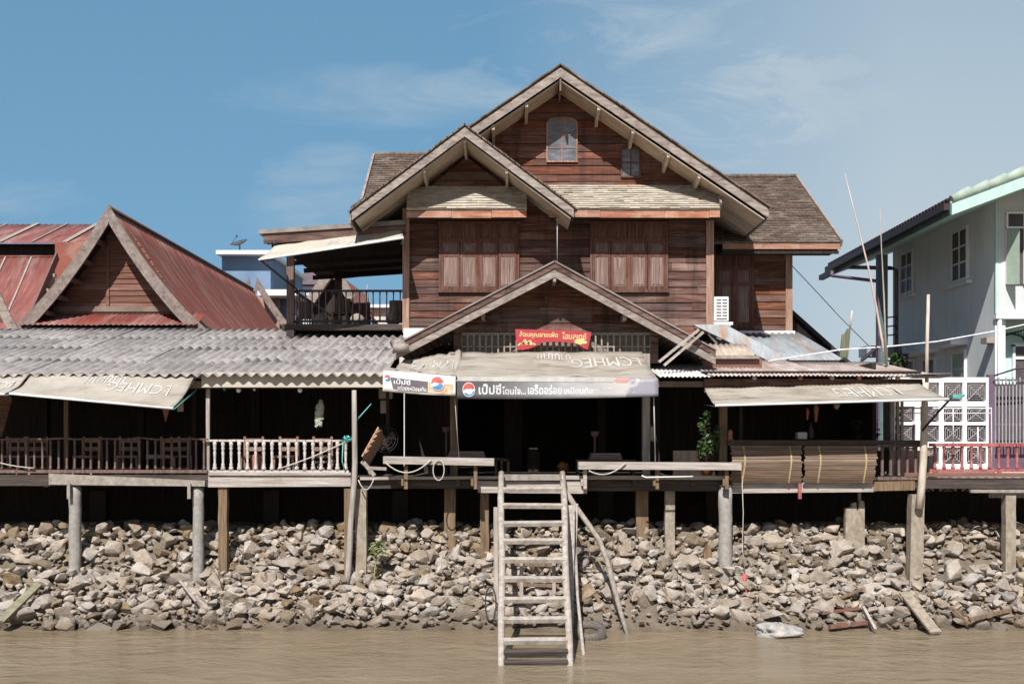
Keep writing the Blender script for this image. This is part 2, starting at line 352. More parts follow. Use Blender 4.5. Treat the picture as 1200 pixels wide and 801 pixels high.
cl=math_(nt,'MINIMUM',math_(nt,'MAXIMUM',math_(nt,'MULTIPLY',thin,.5),math_(nt,'MAXIMUM',math_(nt,'MULTIPLY',big,.9),hz)),.9)
hsv=nt.nodes.new('ShaderNodeHueSaturation'); nt.links.new(sky.outputs[0],hsv.inputs['Color']); hsv.inputs['Saturation'].default_value=.92; hsv.inputs['Value'].default_value=1.0
front=mapr(nt,sp.outputs[1],.0,.35,0,1)       # blue brightening added to the land side of the sky only
lifted_sky=mixc(nt,'MIX',math_(nt,'MULTIPLY',front,mapr(nt,v,.0,.42,.80,.62)),hsv.outputs[0],(1.95,4.85,7.7))
skc=mixc(nt,'MIX',math_(nt,'MULTIPLY',cl,front),lifted_sky,(6.9,7.9,8.5))
nt.links.new(skc,bg.inputs['Color']); bg.inputs['Strength'].default_value=.06
sc.view_settings.view_transform='Standard'; sc.view_settings.look='None'; sc.view_settings.gamma=1; sc.view_settings.exposure=.42
sc.view_settings.use_curve_mapping=False

# ------------------------------------------------------------------ ground, water
PROF=[(-4000,-3),(-30,-2.5),(-6,-1.3),(-2.3,-.35),(-1.35,-.08),(-1.0,.04),(-.75,.16),(0,.76),(.62,1.53),(.95,1.60),(1.5,1.42),(3.0,1.40),(3.6,2.2),(8,2.25),(30,2.3),(9000,2.3)]  # hollow behind the crest is shaped to look dark under the deck
def prof(y):
    for (a,za),(b,zb) in zip(PROF[:-1],PROF[1:]):
        if y<=b: return za+(zb-za)*(y-a)/(b-a)
    return PROF[-1][1]
def shore(x):   # how far the mud reaches towards the river, metres
    g=lambda c,w: math.exp(-((x-c)/w)**2)
    return .30*g(-1.6,1.1)+.38*g(2.6,1.4)+.12*math.sin(x*1.3+.6)-.12*g(-8,2.5)+.1*g(6,2)
def ground_z(x,y):
    z=prof(y+shore(x)*max(0,min(1,(1.0-y)/1.5)))
    if -3<y<3.5 and abs(x)<40: z+=.09*noise.noise(V((x*.8,y*.8,3)))+.035*noise.noise(V((x*3,y*3,1)))
    return z
xs=[-9000,-1000,-200,-60,-25]+[-14+.22*i for i in range(int(28/.22)+1)]+[25,60,200,1000,9000]
ys=[-4000,-300,-60,-30,-12,-6,-4]+[-3+.13*i for i in range(int(6.2/.13)+1)]+[3.6,5,8,14,30,80,300,2000,9000]
g=MB()
g.add([(x,y,ground_z(x,y)) for y in ys for x in xs],[(j*len(xs)+i,j*len(xs)+i+1,(j+1)*len(xs)+i+1,(j+1)*len(xs)+i) for j in range(len(ys)-1) for i in range(len(xs)-1)],True)
tag(g.build('ground',MUD),'brown muddy ground sloping from under the houses into the river','ground',kind='structure')
wt=MB(); wt.add([(-6000,-900,0),(6000,-900,0),(6000,1.2,0),(-6000,1.2,0)],[(0,1,2,3)])
tag(wt.build('water',WATER),'muddy brown river water in the foreground','water',kind='structure')

# ------------------------------------------------------------------ rocks
def rockmesh(i):
    rr=random.Random(100+i); bm=bmesh.new()
    sx,sy,sz=1,rr.uniform(.62,.95),rr.uniform(.45,.75)
    for k in range(rr.randint(11,17)):
        d=V((rr.gauss(0,1),rr.gauss(0,1),rr.gauss(0,1))).normalized()*rr.uniform(.82,1.08)
        bm.verts.new((d.x*sx,d.y*sy,d.z*sz))
    bmesh.ops.convex_hull(bm,input=bm.verts)
    loose=[v for v in bm.verts if not v.link_faces]
    bmesh.ops.delete(bm,geom=loose,context='VERTS')
    bmesh.ops.dissolve_limit(bm,angle_limit=R(9),verts=bm.verts,edges=bm.edges)
    bmesh.ops.bevel(bm,geom=list(bm.edges),offset=.035,segments=1,affect='EDGES',profile=.6)
    bmesh.ops.triangulate(bm,faces=[f for f in bm.faces if len(f.verts)>4])
    bmesh.ops.subdivide_edges(bm,edges=[e for e in bm.edges if e.calc_length()>.45],cuts=1)
    for v in bm.verts:
        n=noise.noise(v.co*2.1+V((i*7,0,0))); v.co*=1+.10*n+.04*noise.noise(v.co*5+V((0,i*3,0)))
    me=bpy.data.meshes.new('rock'); bm.to_mesh(me); bm.free(); me.update(); return me
NR=22
ROCKS=[rockmesh(i) for i in range(NR)]
ROCKS_B=[]
for me in ROCKS:
    c=me.copy(); me.materials.append(ROCKGREY); c.materials.append(ROCKBROWN); ROCKS_B.append(c)
POSTX=[88,232,262,417,527,568,626,752,784,850,1000,1075,1183]
cand=[]; rr=random.Random(21)
grid={}
def rock_try(n,rmin,rmax,ov,y0,y1,tier):
    for _ in range(n):
        y=rr.uniform(y0,y1); x=rr.uniform(-14.5,15)
        r=rmin+(rmax-rmin)*rr.random()**1.7
        key=(int(x//.6),int(y//.6)); ok=True
        for a in (-1,0,1):
            for b in (-1,0,1):
                for (qx,qy,qr) in grid.get((key[0]+a,key[1]+b),[]):
                    if (qx-x)**2+((qy-y)*1.25)**2 < ((qr+r)*ov)**2: ok=False; break
        if ok:
            sh=shore(x)
            # the lowest row leaves mud bare where the shore runs out flat
            if tier<2:
                if y < -1.02+.9*max(sh,0)-.1*rr.random(): continue
            elif y < -1.02+.9*max(sh,0) and (rr.random()>.22 or y<-1.1-sh): continue
            grid.setdefault(key,[]).append((x,y,r)); cand.append((x,y,r,tier))
rock_try(3800,.20,.33,.64,-1.15,1.0,0)
rock_try(24000,.125,.20,.62,-1.2,1.6,0)
grid2=grid; grid={}
rock_try(4600,.10,.20,.74,-.9,1.2,1)
grid={}
rock_try(16000,.05,.11,.66,-1.5,1.6,2)
rocks=[]
for (x,y,r,t) in cand:
    z=ground_z(x,y)+(.16*r if t==0 else .62*r+.10 if t==1 else .6*r+.05)
    d=y-CAMY; px=CX+x*F/d; py=HOR+(EYE-z)*F/d
    rocks.append([x,y,z,r,t,px,py,r*F/d])
inview=[q for q in rocks if -8<q[5]<1208 and q[6]<745]
inview.sort(key=lambda q:-q[7]*(1.0 if q[6]>612 else .5))
IND=set(id(q) for q in inview[:300])
stuff_g=MB(); stuff_b=MB()
from mathutils import Euler
PX_NAMES=[(-20,88,'left of the leftmost round post'),(88,232,'between the two round posts'),(232,412,'left of the tall crooked pole'),
 (412,527,'around the green weed'),(527,586,'just left of the ladder'),(586,668,'behind the ladder'),(668,752,'around the crooked stick'),(752,850,'left of the white round post'),
 (850,1000,'left of the broad pier'),(1000,1078,'left of the tall slanted post'),(1078,1184,'left of the far right post'),(1184,1230,'at the right edge')]
shape_words=['blocky','slabby','angular','rounded']
count={}
for q in rocks:
    x,y,z,r,t,px,py,ps=q
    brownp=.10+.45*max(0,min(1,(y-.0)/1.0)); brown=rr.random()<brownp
    rot=Euler((rr.gauss(.45,.35),rr.gauss(0,.3),rr.uniform(0,6.28)),'XYZ')
    k=rr.randrange(NR); s=(r*rr.uniform(1.0,1.3),r*rr.uniform(.95,1.15),r*rr.uniform(.95,1.25))
    if id(q) in IND:
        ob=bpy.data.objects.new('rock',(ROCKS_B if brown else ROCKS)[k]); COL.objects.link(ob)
        ob.location=(x,y,z); ob.rotation_euler=rot; ob.scale=s
        zone=next((n for a,b,n in PX_NAMES if a<=px<b),PX_NAMES[-1][2])
        row='at the waterline' if py>705 else 'on the slope' if py>622 else 'under the deck'
        col='brown' if brown else 'pale grey'
        siz='big' if ps>14.5 else 'middling' if ps>11 else 'small'
        tag(ob,f'{siz} {col} rock {row} {zone}','rock',f'{siz} {col} rocks {row} {zone}')
    else:
        me=ROCKS[k]; M4=Matrix.Translation((x,y,z))@rot.to_matrix().to_4x4()@Matrix.Diagonal((*s,1))
        (stuff_b if brown else stuff_g).add([M4@vv.co for vv in me.vertices],[tuple(p.vertices) for p in me.polygons])
me_all=stuff_g
ob=stuff_g.build('rock_rubble',ROCKGREY)
off=len(stuff_g.v); 
tag(ob,'loose mass of smaller grey stones filling the gaps on the riverbank slope','rubble',kind='stuff')
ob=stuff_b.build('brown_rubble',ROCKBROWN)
tag(ob,'loose mass of smaller brown stones high on the bank under the deck','rubble',kind='stuff')

# ------------------------------------------------------------------ generic builders
def clip(poly, a,b,c):   # keep a*x+b*z<=c
    out=[]
    for i in range(len(poly)):
        p,q=poly[i],poly[(i+1)%len(poly)]
        fp=a*p[0]+b*p[1]-c; fq=a*q[0]+b*q[1]-c
        if fp<=0: out.append(p)
        if (fp<0)!=(fq<0) and abs(fp-fq)>1e-9:
            t=fp/(fp-fq); out.append((p[0]+(q[0]-p[0])*t,p[1]+(q[1]-p[1])*t))
    return out
def siding(mb, poly, Y, h=.17, lap=.022, joint=2.6, rs=1):
    """lapped horizontal boards filling a convex (x,z) outline on the plane y=Y, facing the river"""
    r=random.Random(rs); z0=min(p[1] for p in poly); z1=max(p[1] for p in poly)
    z=z0
    while z<z1-.01:
        hh=h*r.uniform(.88,1.12); zt=min(z+hh,z1)
        strip=clip(clip(poly,0,-1,-z),0,1,zt-.006)
        if len(strip)>=3:
            xa=min(p[0] for p in strip); xb=max(p[0] for p in strip)
            cuts=[xa-.01]; c=xa+r.uniform(.4,joint)
            while c<xb-.3: cuts.append(c); c+=r.uniform(.8,joint)
            cuts.append(xb+.01)
            for c0,c1 in zip(cuts[:-1],cuts[1:]):
                pl=clip(clip(strip,-1,0,-(c0+.002)),1,0,c1-.002)
                if len(pl)<3: continue
                dy=r.uniform(-.004,.004); dz=r.uniform(-.004,.004); n=len(pl)
                fr=[(x,Y-(lap*(1-(zz-z)/max(zt-z,.01)))-.012+dy,zz+dz) for x,zz in pl]; bk=[(x,Y+.012,zz+dz) for x,zz in pl]
                mb.add(fr+bk,[list(range(n)),list(range(2*n-1,n-1,-1))]+[(i,i+n,(i+1)%n+n,(i+1)%n) for i in range(n)])
        z=zt
    mb.prism(poly,Y+.03,Y+.12)
    return mb
def shingles(mb, quad, row=.12, wid=.2, th=.018, rs=3, jag=.25):
    """quad: ridge-left, ridge-right, eave-right, eave-left; rows of small tiles"""
    r=random.Random(rs); f=bil(quad); q=[V(p) for p in quad]
    L=(q[3]-q[0]).length; W=max((q[1]-q[0]).length,(q[2]-q[3]).length)
    nn=(q[2]-q[3]).cross(q[0]-q[3]).normalized()
    nr=max(2,int(L/row)); nw=max(2,int(W/wid))
    for i in range(nr):
        t0=i/nr; t1=(i+1.0)/nr; off=(i%2)*.5/nw
        for k in range(nw+1):
            s0=max(0,(k-.0)/nw-off); s1=min(1,(k+1)/nw-off-.0015)
            if s1-s0<.002: continue
            tt=t1+r.uniform(-jag,jag)*.14/nr; lift=th*r.uniform(.8,1.5)
            a,b,c,d=f(s0,t0)+nn*.002,f(s1,t0)+nn*.002,f(s1,tt)+nn*lift,f(s0,tt)+nn*lift
            mb.add([a,b,c,d,f(s1,tt)-nn*.004,f(s0,tt)-nn*.004],[(3,2,1,0),(5,4,2,3)])
    mb.slab([q[3],q[2],q[1],q[0]],.05)
    return mb
def corrugated(mb, x0,x1, ya,za, yb,zb, pitch=.2, amp=.028, rows=3, th=.008, rs=5, sheetw=.95, skew=0):
    """sheets with the corrugations running down the slope (a = eave, b = top), in overlapping rows"""
    r=random.Random(rs)
    for k in range(rows):
        t0=k/rows; t1=min(1,(k+1.24)/rows) if rows>1 else 1
        x=x0
        while x<x1-.02:
            xe=min(x+sheetw,x1); lift=r.uniform(0,.003); dj=r.uniform(-.28,.28) if k>0 else r.uniform(-.02,.025)
            tilt=r.uniform(-.006,.006)
            n=max(4,int((xe-x)/pitch*8))
            def fn(u,v,x=x,xe=xe,t0=t0,t1=t1,lift=lift,dj=dj,tilt=tilt):
                t=t0+(t1-t0)*v; xx=x+(xe+.03-x)*u
                y=ya+(yb-ya)*t+dj*(1-v); z=za+(zb-za)*(t+dj*(1-v)/max(.1,yb-ya))+lift+(.007-.009*v)*(k>0)+tilt*(u-.5)
                return V((xx+skew*t,y,z+amp*math.sin(2*math.pi*xx/pitch)))
            mb.surf(fn,n,3,True,th)
            x=xe
    return mb
def roofslab(mb, ax,az, ex,ez, y0,y1, th):   # one slope of a gable roof, ridge along y
    up=(0,0,1)
    q=[(ax,y0,az),(ex,y0,ez),(ex,y1,ez),(ax,y1,az)]
    if ex<ax: q=[(ex,y0,ez),(ax,y0,az),(ax,y1,az),(ex,y1,ez)]
    return mb.slab(q,th)
def barge(mb, ax,az, ex,ez, y, h, th=.05, cut=True):
    """rake board: top edge from (ax,az) to (ex,ez), height h measured vertically"""
    s=1 if ex>ax else -1
    poly=[(ax,az),(ex,ez),(ex,ez-h*.92),(ax,az-h)]
    if s>0: poly=poly[::-1]
    return mb.prism(poly,y,y+th)
def text_mesh(body, size=1.0, bold=0.0):
    cu=bpy.data.curves.new('t','FONT'); cu.body=body; cu.size=size; cu.offset=bold; cu.resolution_u=2
    ob=bpy.data.objects.new('t',cu); COL.objects.link(ob)
    bpy.context.view_layer.update()
    dg=bpy.context.evaluated_depsgraph_get(); me=bpy.data.meshes.new_from_object(ob.evaluated_get(dg))
    vs=[v.co.copy() for v in me.vertices]; fs=[tuple(p.vertices) for p in me.polygons]
    bpy.data.objects.remove(ob); bpy.data.curves.remove(cu); bpy.data.meshes.remove(me)
    x0=min(v.x for v in vs); x1=max(v.x for v in vs); y0=min(v.y for v in vs); y1=max(v.y for v in vs)
    return [((v.x-x0)/(x1-x0),(v.y-y0)/(y1-y0)) for v in vs],fs
def wrap_text(mb, body, fn, s0,s1,t0,t1, off=.006, bold=0.0, flip=False):
    """letters wrapped on the surface fn(s,t); s0/t0 is the lower-left of the text"""
    vs,fs=text_mesh(body,1,bold); out=[]
    for a,b in vs:
        s=s0+(s1-s0)*a; t=t0+(t1-t0)*b; e=.003
        du=fn(min(s+e,1),t)-fn(max(s-e,0),t); dv=fn(s,min(t+e,1))-fn(s,max(t-e,0))
        n=du.cross(dv).normalized()
        if n.y>0: n=-n
        out.append(fn(s,t)+n*off)
    mb.add(out,fs); return mb
def wrap_poly(mb, poly, fn, off):
    out=[]
    for s,t in poly:
        e=.003; du=fn(min(s+e,1),t)-fn(max(s-e,0),t); dv=fn(s,min(t+e,1))-fn(s,max(t-e,0)); n=du.cross(dv).normalized()
        if n.y>0: n=-n
        out.append(fn(s,t)+n*off)
    mb.add(out,[list(range(len(out)))]); return mb
def wrap_quad(mb, q, fn, off, nu=14, nv=4):
    def g(a,b):
        s=(q[0][0]*(1-a)+q[1][0]*a)*(1-b)+(q[3][0]*(1-a)+q[2][0]*a)*b; t=(q[0][1]*(1-a)+q[1][1]*a)*(1-b)+(q[3][1]*(1-a)+q[2][1]*a)*b
        e=.003; du=fn(min(s+e,1),t)-fn(max(s-e,0),t); dv=fn(s,min(t+e,1))-fn(s,max(t-e,0)); n=du.cross(dv).normalized()
        if n.y>0: n=-n
        return fn(s,t)+n*off
    return mb.surf(g,nu,nv,True)
def logo(parent, fn, s, t, rs, rt, base=.006):
    A=[2*math.pi*k/28 for k in range(28)]
    mb=MB(); wrap_poly(mb,[(s+rs*math.cos(a),t+rt*math.sin(a)) for a in A],fn,base); mb.build('round_logo',LETTER,parent)
    top=[(s+.9*rs*math.cos(R(a)),t-.9*rt*math.sin(R(a))) for a in range(8,196,10)]
    wave=[(s+.9*rs*(-.9+1.8*k/8),t-rt*(.05+.38*(k/8-.5)+.16*math.sin(math.pi*2*k/8))) for k in range(1,8)]
    mb=MB(); wrap_poly(mb,top+wave,fn,base+.004); mb.build('logo_red_field',LOGORED,parent)
    bot=[(s+.9*rs*math.cos(R(a)),t-.9*rt*math.sin(R(a))) for a in range(214,352,10)]
    wave=[(s+.9*rs*(.85-1.65*k/8),t-rt*(-.22+.34*(.5-k/8)-.12*math.sin(math.pi*2*(1-k/8)))) for k in range(1,8)]
    mb=MB(); wrap_poly(mb,bot+wave,fn,base+.004); mb.build('logo_blue_field',LOGOBLUE,parent)
LOGORED=plain('logo_red',(.52,.08,.07),.6); LOGOBLUE=plain('logo_blue',(.05,.20,.42),.6)
exec_parts=[]
# ================================================================== MAIN WOODEN HOUSE
WY=4.6                                   # plane of the upper front wall
house=thing('wooden_house','big two storey weathered brown timber house with stacked front gables','house',(1.1,WY,2.7))
m=MB()
siding(m,[(-2.48,6.0),(4.715,6.0),(4.715,9.12),(1.105,11.62),(-2.48,9.12)][:0] or [(-2.48,6.0),(4.715,6.0),(4.715,9.40),(-2.48,9.40)],WY,.185,rs=11)
m.build('front_wall',SIDING,house)
m=MB(); siding(m,[(-2.48,9.41),(4.715,9.41),(4.4,9.5),(1.105,11.70),(-2.2,9.5)],WY,.185,rs=12); m.build('gable_wall',SIDING_RED,house)
m=MB()
for x in (-2.475,4.71): m.box(x-.012,x+.012,WY+.13,12.4,2.75,9.0)
m.box(-2.48,4.715,12.4,12.5,2.75,9.0); m.build('side_wall',DARKWOOD,house)
m=MB()
for px0,px1 in ((472,480),(827,836)):
    m=MB(); m.box(X_(px0,WY),X_(px1,WY),WY-.075,WY-.042,6.02,8.95); m.build('corner_board',CORNER,house)
m=MB(); m.box(-2.55,-2.0,WY-.12,WY-.045,5.9,6.12); m.build('flashing',WHITEPAINT,house)
# --- main roof
S=.68
def mz(x): return 12.0-abs(x-1.105)*S
m=MB(); roofslab(m,1.105,12.02,5.86,12.02-4.755*S,3.66,9.6,.05); roofslab(m,1.105,12.02,-3.62,12.02-4.725*S,3.66,9.6,.05)
m.build('main_roof',TILE,house)
# dark tile edge that overhangs the rake boards
m=MB()
for sgn in (1,-1):
    n=34
    for i in range(n):
        xa=1.105+sgn*4.77*i/n; xb=1.105+sgn*4.77*(i+1.15)/n; zz=rnd.uniform(.0,.016)
        m.slab([(xa,3.6+rnd.uniform(-.015,.015),mz(xa)+.055+zz),(xb,3.6,mz(xb)+.05+zz),(xb,3.9,mz(xb)+.05+zz),(xa,3.9,mz(xa)+.055+zz)] if sgn>0 else
               [(xb,3.6,mz(xb)+.05+zz),(xa,3.6+rnd.uniform(-.015,.015),mz(xa)+.055+zz),(xa,3.9,mz(xa)+.055+zz),(xb,3.9,mz(xb)+.05+zz)],.03)
m.build('roof_edge_tiles',TILE,house)
for sgn in (1,-1):
    m=MB(); barge(m,1.105,11.965,1.105+sgn*4.73,11.965-4.73*S,3.64,.215,.05); m.build('bargeboard',BARGE,house)
    m=MB(); n=4
    for k in range(n):      # soffit boards run down the slope
        y0=3.70+k*.225; y1=y0+.215
        z0=11.71; xe=1.105+sgn*4.66
        roofslab(m,1.105,z0-.005*(k%2),xe,z0-4.66*S-.005*(k%2),y0,y1,.025)
    for k in range(8):
        y0=4.62+k*.3
        roofslab(m,1.105+sgn*3.63,z0-3.63*S,xe,z0-4.66*S-.004*(k%2),y0,y0+.28,.025)
    m.build('soffit',SOFFIT if sgn<0 else SOFFIT,house)
    m=MB(); xe=1.105+sgn*4.75; m.box(min(xe,xe-sgn*.05),max(xe,xe-sgn*.05),3.66,7.0 if sgn>0 else 6.0,mz(xe)-.25,mz(xe)-.05); m.build('eave_board',BARGE,house)
m=MB(); m.box(1.085,1.125,3.66,4.6,11.45,11.72); m.build('ridge_beam',SOFFIT_BROWN,house)
for px in (617,578,701,741,782,818):
    x=X_(px,3.9); m=MB(); z=11.68-abs(x-1.105)*S
    m.hexa([(x-.035,3.72,z-.06),(x+.035,3.72,z-.06),(x+.035,4.58,z-.22),(x-.035,4.58,z-.22),(x-.035,3.72,z+.05),(x+.035,3.72,z+.05),(x+.035,4.58,z+.04),(x-.035,4.58,z+.04)])
    m.build('purlin_end',SOFFIT,house)
# --- left front gable
gx,gz=-1.06,10.505; GS=.748
m=MB(); roofslab(m,gx,gz+.03,1.44,gz+.03-2.50*GS,3.22,6.2,.05); roofslab(m,gx,gz+.03,-3.63,gz+.03-2.57*GS,3.22,6.2,.05); m.build('front_gable_roof',TILE,house)
m=MB()
for sgn,L in ((1,2.515),(-1,2.585)):
    n=20
    for i in range(n):
        xa=gx+sgn*L*i/n; xb=gx+sgn*L*(i+1.15)/n; a=gz+.062-abs(xa-gx)*GS+rnd.uniform(0,.014); b=gz+.057-abs(xb-gx)*GS
        q=[(xa,3.16,a),(xb,3.16,b),(xb,3.46,b),(xa,3.46,a)]
        if sgn<0: q=[q[1],q[0],q[3],q[2]]
        m.slab(q,.03)
m.build('front_gable_edge_tiles',TILE,house)
for sgn,L in ((1,2.445),(-1,2.525)):
    m=MB(); barge(m,gx,gz-.01,gx+sgn*L,gz-.01-L*GS,3.20,.21,.05); m.build('front_bargeboard',BARGE,house)
    m=MB()
    for k in range(6 if sgn>0 else 10):
        y0=3.26+k*.225; z0=gz-.245; xe=gx+sgn*(L-.06)
        roofslab(m,gx,z0-.004*(k%2),xe,z0-(L-.06)*GS-.004*(k%2),y0,y0+.215,.025)
    m.build('front_soffit',SOFFIT,house)
m=MB(); xe=gx-2.595; m.box(xe,xe+.05,3.22,6.0,gz-2.595*GS-.22,gz-2.595*GS-.02); m.build('front_eave_board',BARGE,house)
for px in (545,498,594):
    x=X_(px,3.6); m=MB(); z=gz-.27-abs(x-gx)*GS
    m.hexa([(x-.03,3.28,z-.05),(x+.03,3.28,z-.05),(x+.03,4.3,z-.2),(x-.03,4.3,z-.2),(x-.03,3.28,z+.06),(x+.03,3.28,z+.06),(x+.03,4.3,z+.05),(x-.03,4.3,z+.05)])
    m.build('front_purlin_end',SOFFIT,house)
m=MB(); siding(m,[(-2.4,9.35),(.36,9.35),(.36,9.02),(gx,9.99),(-2.4,9.02)][:0] or [(-2.15,9.2),(.10,9.2),(gx,10.1)],4.32,.18,rs=14); m.build('front_gable_wall',SIDING,house)
m=MB(); m.box(-2.43,.34,4.36,WY-.1,8.9,9.4); m.build('gable_backing',DARKWOOD,house)
# --- pent roofs over the windows
for (xa,xb,rs) in ((-2.42,.34,31),(.86,4.78,32)):
    m=MB(); shingles(m,[(xa,WY-.03 if xa>0 else 4.30,9.50 if xa>0 else 9.42),(xb,WY-.03 if xa>0 else 4.30,9.50 if xa>0 else 9.42),(xb,3.84,8.80),(xa,3.84,8.80)],.085,.22,.022,rs,.8)
    m.build('pent_roof',TILEPALE,house)
    yf=3.86
    m=MB(); x=xa
    while x<xb-.05:
        x2=min(x+rnd.uniform(.9,1.5),xb); m.box(x,x2-.006,yf,yf+.03,8.60+rnd.uniform(-.01,.01),8.755+rnd.uniform(-.008,.008)); x=x2
    m.build('pent_fascia',TRIMORANGE,house)
    m=MB(); m.box(xa+.03,xb-.03,yf+.03,WY-.06,8.66,8.70); m.build('pent_soffit',DARKWOOD,house)
m=MB(); m.beam((4.79,3.82,8.86),(4.79,WY-.05,9.5),.04,.16); m.build('pent_end_board',BARGE,house)
# --- upper windows: frame, transom, four shutters with sunken panels
def window(px0,px1,pyt,pyb,Y,parent,nleaf=4,half=None):
    x0,x1,z0,z1=X_(px0,Y),X_(px1,Y),Z_(pyb,Y),Z_(pyt,Y)
    y=Y-.055; m=MB(); fr=.05
    zt=lerp(z1,z0,.24)
    for (a,b) in ((x0-fr,x0),(x1,x1+fr),((x0+x1)/2-.03,(x0+x1)/2+.03)): m.box(a,b,y-.03,y+.03,z0,z1)
    m.box(x0-fr-.02,x1+fr+.02,y-.034,y+.03,z1,z1+.06); m.box(x0-fr-.02,x1+fr+.02,y-.045,y+.03,z0-.06,z0); m.box(x0,x1,y-.026,y+.02,zt-.03,zt+.03)
    w_=m.build('window',SHUTTER,parent)
    m=MB(); m.box(x0,x1,y+.0,y+.012,zt+.03,z1)
    for k in range(1,4):
        if k!=2: xx=lerp(x0,x1,k/4); m.box(xx-.015,xx+.015,y-.015,y,zt+.03,z1)
    m.build('transom',SHUTTER,w_)
    zb=zt-.03
    for k in range(nleaf):
        a=lerp(x0,x1,k/nleaf)+.008; b=lerp(x0,x1,(k+1)/nleaf)-.008; yy=y-.012+rnd.uniform(-.008,.004)
        if k==nleaf//2-1: b-=.022
        if k==nleaf//2: a+=.022
        m=MB(); st=.055; zm=lerp(zb,z0,.27)
        m.box(a,a+st,yy-.02,yy+.02,z0,zb); m.box(b-st,b,yy-.02,yy+.02,z0,zb)
        for (c,d) in ((zb-.06,zb),(zm-.05,zm+.05),(z0,z0+.09)): m.box(a+st,b-st,yy-.018,yy+.018,c,d)
        sh=m.build('shutter',SHUTTER,w_)
        m=MB()
        for (c,d) in ((zm+.05,zb-.06),(z0+.09,zm-.05)):
            m.box(a+st,b-st,yy-.004,yy+.008,c,d); m.box(a+st+.035,b-st-.035,yy-.014,yy-.004,c+.04,d-.04)
        m.build('shutter_panel',SHUTPANEL,w_)
    return w_
window(517,606,263,340,WY,house); window(694,780,263,340,WY,house)
def gable_window(px0,px1,pyt,pyb,Y,arch=True,split=4):
    x0,x1,z0,z1=X_(px0,Y),X_(px1,Y),Z_(pyb,Y),Z_(pyt,Y); zs=lerp(z1,z0,.10); y=Y-.05
    xc=(x0+x1)/2; hw=(x1-x0)/2
    arc=[(xc+hw*math.cos(R(a)),zs+(z1-zs)*math.sin(R(a))) for a in range(0,181,15)]
    m=MB(); m.prism([(x0,z0),(x1,z0)]+arc,y,y+.03); g=m.build('gable_window',FROST,house)
    m=MB(); fr=.035
    m.box(x0-fr,x0,y-.02,y+.03,z0,zs); m.box(x1,x1+fr,y-.02,y+.03,z0,zs); m.box(x0-fr,x1+fr,y-.025,y+.03,z0-fr,z0)
    for p,q in zip(arc[:-1],arc[1:]): m.beam((p[0],y+.0,p[1]),(q[0],y+.0,q[1]),.05,.04)
    m.box(xc-.012,xc+.012,y-.014,y,z0,z1-.02)
    for k in range(1,split): zz=lerp(z0,zs,k/(split-1)) if split>1 else zs; m.box(x0,x1,y-.012,y-.001,zz-.010,zz+.010)
    m.build('window_frame',CORNER if split==4 else SHUTTER,g)
gable_window(642,675,139,189,WY); gable_window(729,749,172,207,WY,split=3)
# --- right wing
WG=6.6
m=MB(); siding(m,[(4.9,5.6),(X_(927,WG),5.6),(X_(927,WG),8.75),(4.9,8.75)],WG,.2,rs=15); m.build('wing_wall',SIDING_ORANGE,house)
m=MB(); m.box(X_(927,WG)-.02,X_(927,WG),WG+.13,12,2.7,8.7); m.build('wing_side_wall',DARKWOOD,house)
m=MB(); m.box(X_(920,WG),X_(928,WG),WG-.07,WG-.04,5.9,8.7); m.build('wing_corner_board',CORNER,house)
m=MB(); m.box(X_(865,WG),X_(930,WG),WG-.16,WG-.05,6.10,6.24); m.build('wing_sill',WHITEPAINT,house)
window(840,880,292,382,WG,house,2)
m=MB(); shingles(m,[(1.6,10.2,10.97),(8.1,10.2,10.97),(8.15,5.78,8.36),(1.6,5.78,8.36)],.125,.22,.022,41,.5); m.slab([(1.6,14.6,8.34),(8.1,14.6,8.34),(8.1,10.2,10.95),(1.6,10.2,10.95)][::-1],.04); m.build('wing_roof',TILE,house)
m=MB(); m.beam((8.12,5.74,8.34),(8.12,10.2,10.97),.05,.16); m.beam((8.12,14.6,8.34),(8.12,10.2,10.95),.05,.16); m.build('wing_verge_board',BARGE,house)
m=MB(); m.box(5.2,8.12,5.80,5.84,8.20,8.33); m.build('wing_fascia',TRIMORANGE,house)
m=MB(); m.box(5.2,8.05,5.84,WG,8.16,8.20); m.box(5.2,8.08,5.84,5.90,8.09,8.16); m.build('wing_soffit',DARKWOOD,house)
m=MB(); m.tube([(1.6,10.2,11.0),(8.14,10.2,11.0)],.07,8); m.build('wing_ridge_cap',TILE,house)
# --- roof piece on the left behind the front gable
m=MB(); shingles(m,[(-3.9,10.0,11.55),(0,10.0,11.55),(0,7.4,9.70),(-3.92,7.4,9.70)],.125,.22,.022,43,.5); m.slab([(-3.9,12.8,9.7),(0,12.8,9.7),(0,10.0,11.53),(-3.9,10.0,11.53)][::-1],.04); m.build('rear_roof',TILE,house)
m=MB(); m.beam((-3.92,7.3,9.64),(-3.92,10.0,11.55),.06,.14); m.build('rear_verge_board',BARGE,house)
m=MB(); m.tube([(-3.94,10.0,11.58),(0,10.0,11.58)],.07,8); m.build('rear_ridge_cap',TILE,house)
